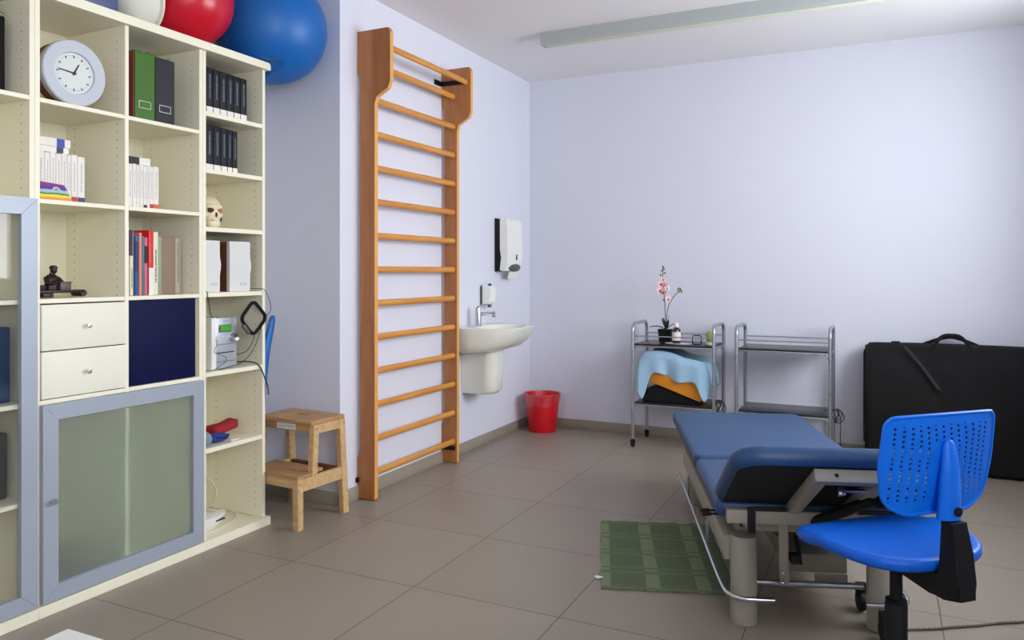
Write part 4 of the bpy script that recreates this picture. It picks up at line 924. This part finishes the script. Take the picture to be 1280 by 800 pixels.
# ------------------------------------------------------------------ treatment couch
CA = math.radians(19.03); CO = (-.50, 2.617, 0)
tc_ = thing('treatment_couch', 'blue padded treatment couch on a beige steel base', 'treatment couch', CO, CA)
def cushion(name, x0, x1, y0, y1, z0, z1, bev, rx=0, piv=None):
    b = MB(); b.box(x0, x1, y0, y1, z0, z1, bev, 4)
    if rx: b.xf(Matrix.Translation(piv) @ Matrix.Rotation(rx, 4, 'X') @ Matrix.Translation(-Vector(piv)))
    return obj(name, b, M['vinyl'], tc_, sharp=60)
def rcush(name, poly, rad, z0, z1, bev, mfn=None):
    b = MB(); P2 = fillet(poly, rad, 8); n = len(P2); cx_ = sum(p[0] for p in poly)/len(poly); cy_ = sum(p[1] for p in poly)/len(poly); rr = []
    th = z1-z0
    lv = [(bev,z0),(bev*.3,z0+bev*.3),(0,z0+bev)]+[(0,z1-bev),(bev*.12,z1-bev*.5),(bev*.45,z1-bev*.14),(bev,z1)]
    for ins, z in lv:
        q = []
        for i in range(n):
            p = Vector(P2[i]); a = Vector(P2[i-1]); c = Vector(P2[(i+1) % n]); t = (c-a).normalized(); nn_ = Vector((-t.y, t.x))
            q.append(b.bm.verts.new((p.x+nn_.x*ins, p.y+nn_.y*ins, z)))
        rr.append(q)
    for A, B in zip(rr, rr[1:]):
        for k in range(n): b.bm.faces.new((A[k], A[(k+1) % n], B[(k+1) % n], B[k]))
    b.bm.faces.new(rr[0][::-1]); b.bm.faces.new(rr[-1])
    if mfn: b.xf(mfn)
    return obj(name, b, M['vinyl'], tc_, sharp=60)
rcush('leg_cushion', [(0,.605),(.66,.605),(.66,1.625),(0,1.625)], [.03,.03,.05,.04], .385, .446, .016)
rcush('seat_cushion', [(0,.0),(.66,.0),(.66,.600),(0,.600)], [.03,.03,.04,.04], .380, .438, .020)
HA = math.radians(-31)
hp = Matrix.Translation((0,.02,.425)) @ Matrix.Rotation(HA, 4, 'X')
rcush('head_cushion', [(-.002,-.445),(.662,-.445),(.662,-.004),(-.002,-.004)], [.09,.09,.03,.03], .0, .060, .024, hp)
b = MB(); b.prism(fillet([(.020,-.424),(.640,-.424),(.640,-.024),(.020,-.024)], [.07,.07,.02,.02]), 'z', -.0020, .004); b.xf(hp); obj('underside_board', b, M['bag'], tc_)['label'] = 'black underside of the raised head panel'
# frame under the head panel (local frame of the panel, underside z<0)
b = MB(); b.box(.225, .262, -.385, -.02, -.038, -.002, .003); b.box(.398, .435, -.385, -.02, -.038, -.002, .003); b.box(.225, .60, -.422, -.385, -.040, -.002, .003); b.xf(hp); obj('head_support_frame', b, M['beige'], tc_)
b = MB(); b.cyl((.285,-.4225,-.021), .006, .001, 12, Matrix.Rotation(PI/2, 3, 'X')); b.xf(hp); obj('frame_hole', b, M['black'], tc_)
b = MB(); b.tube([(.33,-.30,-.03),(.58,-.30,-.03)], .006, 10, smooth=False); b.box(.315, .335, -.315, -.285, -.045, -.003, .003); b.xf(hp); obj('release_rod', b, M['chrome'], tc_)
# upper frame
b = MB(); b.box(.03, .63, -.035, -.001, .375, .420, .003); b.box(.10, .14, -.001, .06, .345, .40, .002); b.box(.52, .56, -.001, .06, .345, .40, .002); b.box(.14, .52, .02, .055, .335, .372, .003); b.box(.03, .63, 1.50, 1.54, .335, .372, .003)
for x in (.10, .52): b.box(x, x+.04, .055, 1.50, .335, .372, .003)
for y in (.60, 1.0): b.box(.14, .52, y, y+.04, .337, .370, .003)
obj('upper_frame', b, M['beige'], tc_)
for x in (.095, .535): b = MB(); b.box(x, x+.025, -.046, -.0355, .350, .432, .003); b.box(x+.025 if x < .3 else x-.11, x+.12 if x < .3 else x, -.047, -.0355, .421, .434, .002); obj('hinge_block', b, M['rubber'], tc_)
# base: legs, rails, cross tubes
for x in (.105, .555):
    for y in (.085, 1.45):
        b = MB(); b.lathe([(.0,.001),(.043,.001),(.0445,.006),(.0445,.296),(.042,.300),(0,.300)], 36, (x,y,0)); obj('leg', b, M['beige'], tc_)
for x0_, x1_ in ((.040,.092),(.568,.620)):
    b = MB(); b.box(x0_, x1_, .10, 1.45, .205, .290, .004); obj('side_rail', b, M['beige'], tc_)
for y, z, r in ((.12,.125,.011),(1.40,.125,.011)):
    b = MB(); b.tube([(.149,y,z),(.511,y,z)], r, 12, smooth=False); obj('cross_tube', b, M['steel'], tc_)
for y in (.42, 1.30): b = MB(); b.box(.15, .51, y, y+.05, .215, .265, .003); obj('cross_rail', b, M['beigedark'], tc_)
b = MB(); b.box(.27, .47, .16, .90, .15, .215, .005); b.box(.36, .47, .155, .162, .118, .150, .002); obj('motor_housing', b, M['beigedark'], tc_)
b = MB(); b.box(.385, .455, .30, .40, .2155, .222, .002); obj('cover_plate', b, M['offwhite'], tc_)
def bar(name, a, c, w, h, m_):
    a, c = Vector(a), Vector(c); d = c-a; q = d.to_track_quat('Y','Z').to_matrix(); b = MB(); b.obox((a+c)/2, (w, d.length, h), q, .003); return obj(name, b, M[m_], tc_)
bar('lifting_arm', (.215,-.010,.40), (.240,.080,.145), .030, .045, 'beige')
bar('lifting_arm', (.225,.50,.350), (.245,.90,.225), .030, .040, 'beige'); bar('lifting_arm', (.425,.50,.350), (.445,.90,.225), .030, .040, 'beige')
b = MB(); b.box(.245, .272, .005, .045, .232, .262, .003); obj('arm_joint', b, M['rubber'], tc_)
b = MB(); b.lathe([(.006,0),(.006,.006)], 12, (.226,.035,.16), Matrix.Rotation(-PI/2, 3, 'Y')); b.lathe([(.006,0),(.006,.006)], 12, (.226,.03,.195), Matrix.Rotation(-PI/2, 3, 'Y')); obj('arm_bolt', b, M['chrome'], tc_)
b = MB(); b.tube([(.265,.05,.345),(.30,.12,.215)], .0075, 10, smooth=False); b.tube([(.300,.12,.216),(.31,.14,.185)], .004, 8, smooth=False); obj('gas_strut', b, M['black'], tc_)
b = MB(); b.tube([(.12,.05,.33),(.17,.30,.25)], .007, 8, smooth=False); obj('gas_strut', b, M['black'], tc_)
b = MB(); b.tube([(.30,-.01,.375),(.43,-.22,.52)], .018, 12, smooth=False); obj('head_actuator', b, M['black'], tc_)
b = MB(); b.box(.27, .38, .02, .12, .318, .334, .003); obj('mounting_plate', b, M['steel'], tc_)
b = MB(); b.prism([(.27,.372),(.40,.372),(.40,.386),(.30,.392),(.285,.398)], 'y', .015, .05); obj('hinge_plate', b, M['steel'], tc_)
for y in (.175, .135): b = MB(); b.tube([(.0,y,.352),(-.030,y-.006,.352)], .0075, 12, smooth=False); b.tube([(.0,y,.352),(.10,y,.352)], .004, 8, smooth=False); obj('release_pin', b, M['rubber'], tc_)
for s_ in (0, 1):
    f = (lambda x: x) if not s_ else (lambda x: .66-x)
    b = MB(); b.tube([(f(.030),1.56,.095),(f(.030),1.56,.118),(f(.030),1.50,.122),(f(.030),.8,.122),(f(.030),.30,.122),(f(.032),.12,.121),(f(.040),.030,.120),(f(.075),-.012,.120),(f(.12),-.018,.120),(f(.185),-.018,.120)], .0085, 12); rb = obj('foot_switch_bar', b, M['chrome'], tc_)
    b = MB(); b.box(min(f(.036),f(.045)), max(f(.036),f(.045)), .50, .53, .12, .21, .002); b.box(min(f(.036),f(.045)), max(f(.036),f(.045)), 1.2, 1.23, .12, .21, .002); obj('bar_hanger', b, M['steel'], rb)
for x, y in ((.535,.22),(.535,-.012),(.16,1.36)):
    b = MB(); b.lathe([(.01,-.012),(.030,-.012),(.034,-.006),(.034,.006),(.030,.012),(.01,.012)], 26, (x,y,.0355), Matrix.Rotation(PI/2, 3, 'Y')); b.box(x-.018, x+.018, y-.012, y+.012, .055, .100, .004); obj('caster', b, M['rubber'], tc_)

# rug, scrap, floor cable
rg = thing('bath_rug', 'green woven checked rug on the floor beside the couch', 'rug', (-.957,2.772,0), CA)
b = MB()
b.surf(lambda u, v: Vector((-.003+.505*u+.002*math.sin(25*v), .79*v+.002*math.sin(31*u), .007+.0012*math.sin(40*u)*math.sin(33*v))), 40, 60, .006); obj('rug_pile', b, M['rug'], rg, sharp=80)
b = MB(); b.sphere((0,0,.006), .010, 1.4, 1.0, .6, 12, 8); b.sphere((.012,.006,.005), .007, 1.2, 1, .6, 12, 8); tag(obj('paper_scrap', b, M['white'], None, (-1.005,2.862,0)), 'tiny white crumpled scrap at the left edge of the rug', 'scrap')
b = MB(); pts = [(.058,2.862),(.08,2.896),(.165,2.945),(.22,2.985),(.29,3.030),(.36,3.085),(.44,3.135),(.60,3.26)]; o0 = Vector((.08,2.896,.005))
b.tube([Vector((p[0], p[1], .005))-o0 for p in pts], .0042, 8)
for ph in (0, PI):
    q = []
    for i in range(90):
        t = i/89*(len(pts)-1); k = min(int(t), len(pts)-2); f = t-k; x = pts[k][0]*(1-f)+pts[k+1][0]*f; y = pts[k][1]*(1-f)+pts[k+1][1]*f
        q.append(Vector((x+.003*math.cos(i*1.2+ph)*.7, y-.003*math.cos(i*1.2+ph)*.7, .006+.0025*math.sin(i*1.2+ph)))-o0)
    b.tube(q, .0022, 5, smooth=False)
tag(obj('twisted_cord', b, M['bronze2'], None, o0), 'thin dark twisted cord lying on the floor at right', 'cord')

# ------------------------------------------------------------------ blue swivel chair
CH = math.atan2(.70, .714)
ch = thing('swivel_chair', 'bright blue plastic swivel chair with perforated backrest', 'chair', (.034,2.24,0), CH)
def sup(a, p): c, s_ = math.cos(a), math.sin(a); return math.copysign(abs(c)**(2/p), c), math.copysign(abs(s_)**(2/p), s_)
b = MB(); n = 64; HWs, HD, YC = .212, .200, .055; XC = .022; SZ = .031
def seat_z(x, y): return .478-.030*max(0,(y-.09)/.16)**2*1.0-.010*math.exp(-((x*x+(y-.02)**2)/.020))+.012*max(0,-(y+.08)/.10)**2 + .010*(abs(x)/.2)**3*(1 if y < .1 else .2)
lev = []
for s_, dz in ((.0,0),(.3,0),(.6,0),(.8,0),(.92,0),(.97,-.002),(1.0,-.010),(1.0,-.024),(.97,-.033),(.85,-.036),(.4,-.034)):
    q = []
    for k in range(n):
        a = 2*PI*k/n; cx_, sy_ = sup(a, 2.7); x = HWs*cx_*s_*(1-.05*(sy_ < 0)*abs(sy_)); y = YC+HD*sy_*s_; q.append((x+XC, y, seat_z(x, y)+dz+SZ))
    lev.append(q)
c0 = b.bm.verts.new((XC,YC,seat_z(0,YC)+SZ)); VV = [[b.bm.verts.new(p) for p in q] for q in lev[1:]]
for k in range(n): b.bm.faces.new((c0, VV[0][k], VV[0][(k+1) % n]))
for A, B in zip(VV, VV[1:]):
    for k in range(n): b.bm.faces.new((A[k], B[k], B[(k+1) % n], A[(k+1) % n]))
b.bm.faces.new(VV[-1]); obj('seat', b, M['seat'], ch, sharp=70)
# backrest: a curved rounded-rectangle shell; object origin at its centre so its pattern is measured from there
BZ = .738; BYc = -.150
outline = fillet([(-.162,-.094),(-.10,-.122),(.10,-.122),(.162,-.094),(.178,.0),(.173,.122),(-.173,.122),(-.178,.0)], [.06,.05,.05,.06,.2,.028,.028,.2], 6)
def curve_y(x, z): return .85*x*x+.10*z*z-.10*z*.6
b = MB(); from mathutils.geometry import tessellate_polygon
# grid of scaled outlines gives a smooth shell
def shell(off, order):
    rr = []
    for s_ in order:
        rr.append([b.bm.verts.new((p[0]*s_, curve_y(p[0]*s_, p[1]*s_)+off, p[1]*s_)) for p in outline])
    return rr
order = [1.0,.96,.85,.65,.4,.15]; A_ = shell(-.0010, order); B_ = shell(.0010, order); n = len(outline)
for S in (A_, B_):
    for P_, Q_ in zip(S, S[1:]):
        for k in range(n): b.bm.faces.new((P_[k], P_[(k+1) % n], Q_[(k+1) % n], Q_[k]))
    b.bm.faces.new(S[-1])
for k in range(n): b.bm.faces.new((A_[0][k], A_[0][(k+1) % n], B_[0][(k+1) % n], B_[0][k]))
br = obj('backrest', b, M['perf'], ch, (0,BYc,BZ), sharp=60); br.rotation_euler = (math.radians(4), 0, 0)
b = MB(); b.tube([(p[0]*.992, curve_y(p[0], p[1]), p[1]*.992) for p in outline], .0048, 8, smooth=False, closed=True); obj('rolled_edge', b, M['blueplastic'], br)
b = MB(); b.tube([(0,curve_y(0,.06)-.002,.062),(0,-.010,.045),(0,-.020,.0),(0,-.026,-.06),(0,-.030,-.126)], .02, 20, rad=[.010,.018,.025,.030,.033]); b.xf(Matrix.Diagonal((1,.62,1,1))); obj('moulded_spine', b, M['blueplastic'], br)
b = MB(); b.lathe([(.0115,0),(.0115,.003),(.009,.0045),(0,.0045)], 20, (.004,-.0400,-.102), Matrix.Rotation(PI/2, 3, 'X')); obj('bolt_cap', b, M['black'], br)
# back bar and bracket
b = MB(); s_ = [(-.165,.625),(-.172,.56),(-.180,.49),(-.184,.43),(-.170,.408)]
def strip(u, v): pass
pth = [(-.168,.625),(-.176,.55),(-.186,.48),(-.194,.425)]
for (ya, za), (yb, zb) in zip(pth, pth[1:]): pass
prof_o = [(-.158,.608),(-.164,.50),(-.158,.474),(-.05,.462),(.05,.462),(.05,.446),(.0,.444),(-.06,.442),(-.13,.424),(-.165,.420),(-.214,.432),(-.211,.47),(-.202,.54),(-.190,.608)]
b.prism(prof_o, 'x', -.029, .029, .006); obj('back_bar', b, M['black'], ch)
b = MB(); b.box(-.09, .09, -.05, .13, .458, .473, .004); obj('seat_plate', b, M['black'], ch)
b = MB(); b.lathe([(.0155,.345),(.0155,.46)], 24); b.lathe([(.024,.335),(.026,.345),(.0262,.352),(.0155,.354)], 28, (0,0,0)); b.lathe([(.0275,.10),(.0275,.340),(.024,.345)], 28); obj('gas_column', b, M['black'], ch)
b = MB(); b.lathe([(.04,.07),(.045,.09),(.032,.125),(.028,.13)], 28)
for k in range(5):
    a = 2*PI*k/5+.5; d = Vector((math.cos(a), math.sin(a), 0)); b.tube([d*.03+Vector((0,0,.10)), d*.15+Vector((0,0,.088)), d*.26+Vector((0,0,.068))], .018, 12, rad=[.022,.018,.013])
obj('star_base', b, M['black'], ch)
for k in range(5):
    a = 2*PI*k/5+.5; d = Vector((math.cos(a), math.sin(a), 0)); b = MB(); t_ = Matrix.Rotation(a, 3, 'Z') @ Matrix.Rotation(PI/2, 3, 'X')
    b.lathe([(.01,-.022),(.024,-.020),(.0265,-.012),(.0265,-.003),(.012,-.003),(.012,.003),(.0265,.003),(.0265,.012),(.024,.020),(.01,.022)], 22, d*.262+Vector((0,0,.0275)), t_); b.cyl(d*.262+Vector((0,0,.045)), .007, .028, 10); obj('caster', b, M['black'], ch)

# ------------------------------------------------------------------ desk in the foreground
dk = thing('desk', 'white desk corner at the bottom left edge of the picture', 'desk', (-.20,.13,0))
b = MB(); b.box(-.761, .761, -.60, .524, .715, .740, .002); obj('desk_top', b, M['desk'], dk)
for x in (-.73, .70):
    for y in (-.57, .40): b = MB(); b.box(x, x+.035, y, y+.035, .002, .714, .003); obj('leg', b, M['steel'], dk)

# ------------------------------------------------------------------ light and camera
sc = bpy.context.scene
w = bpy.data.worlds.new('World'); sc.world = w; w.use_nodes = True; bgn = w.node_tree.nodes['Background']
bgn.inputs['Color'].default_value = (.97,.985,1.0,1); bgn.inputs['Strength'].default_value = 9.0
def portal(y0, y1):
    l = bpy.data.lights.new('window_daylight', 'AREA'); l.shape = 'RECTANGLE'; l.size = WZ1-WZ0; l.size_y = y1-y0
    l.cycles.is_portal = True; o = bpy.data.objects.new('window_daylight', l); COL.objects.link(o)
    o.location = (XR+.24, (y0+y1)/2, (WZ0+WZ1)/2); o.rotation_euler = (0, math.radians(90), 0); return o
portal(WY0, WY1); portal(VY0, VY1)
cam = bpy.data.cameras.new('Camera'); co = bpy.data.objects.new('Camera', cam); COL.objects.link(co); sc.camera = co
co.location = (0,0,1.208); co.rotation_euler = (PI/2, 0, .449); cam.sensor_width = 36; cam.sensor_fit = 'HORIZONTAL'; cam.lens = 36*959/1280; cam.shift_y = -61/1280; cam.clip_start = .02
sc.view_settings.view_transform = 'Standard'; sc.view_settings.look = 'None'; sc.view_settings.gamma = 1; sc.view_settings.use_curve_mapping = False
sc.view_settings.exposure = 0.70
sc.cycles.max_bounces = 12; sc.cycles.diffuse_bounces = 6; sc.cycles.transparent_max_bounces = 16
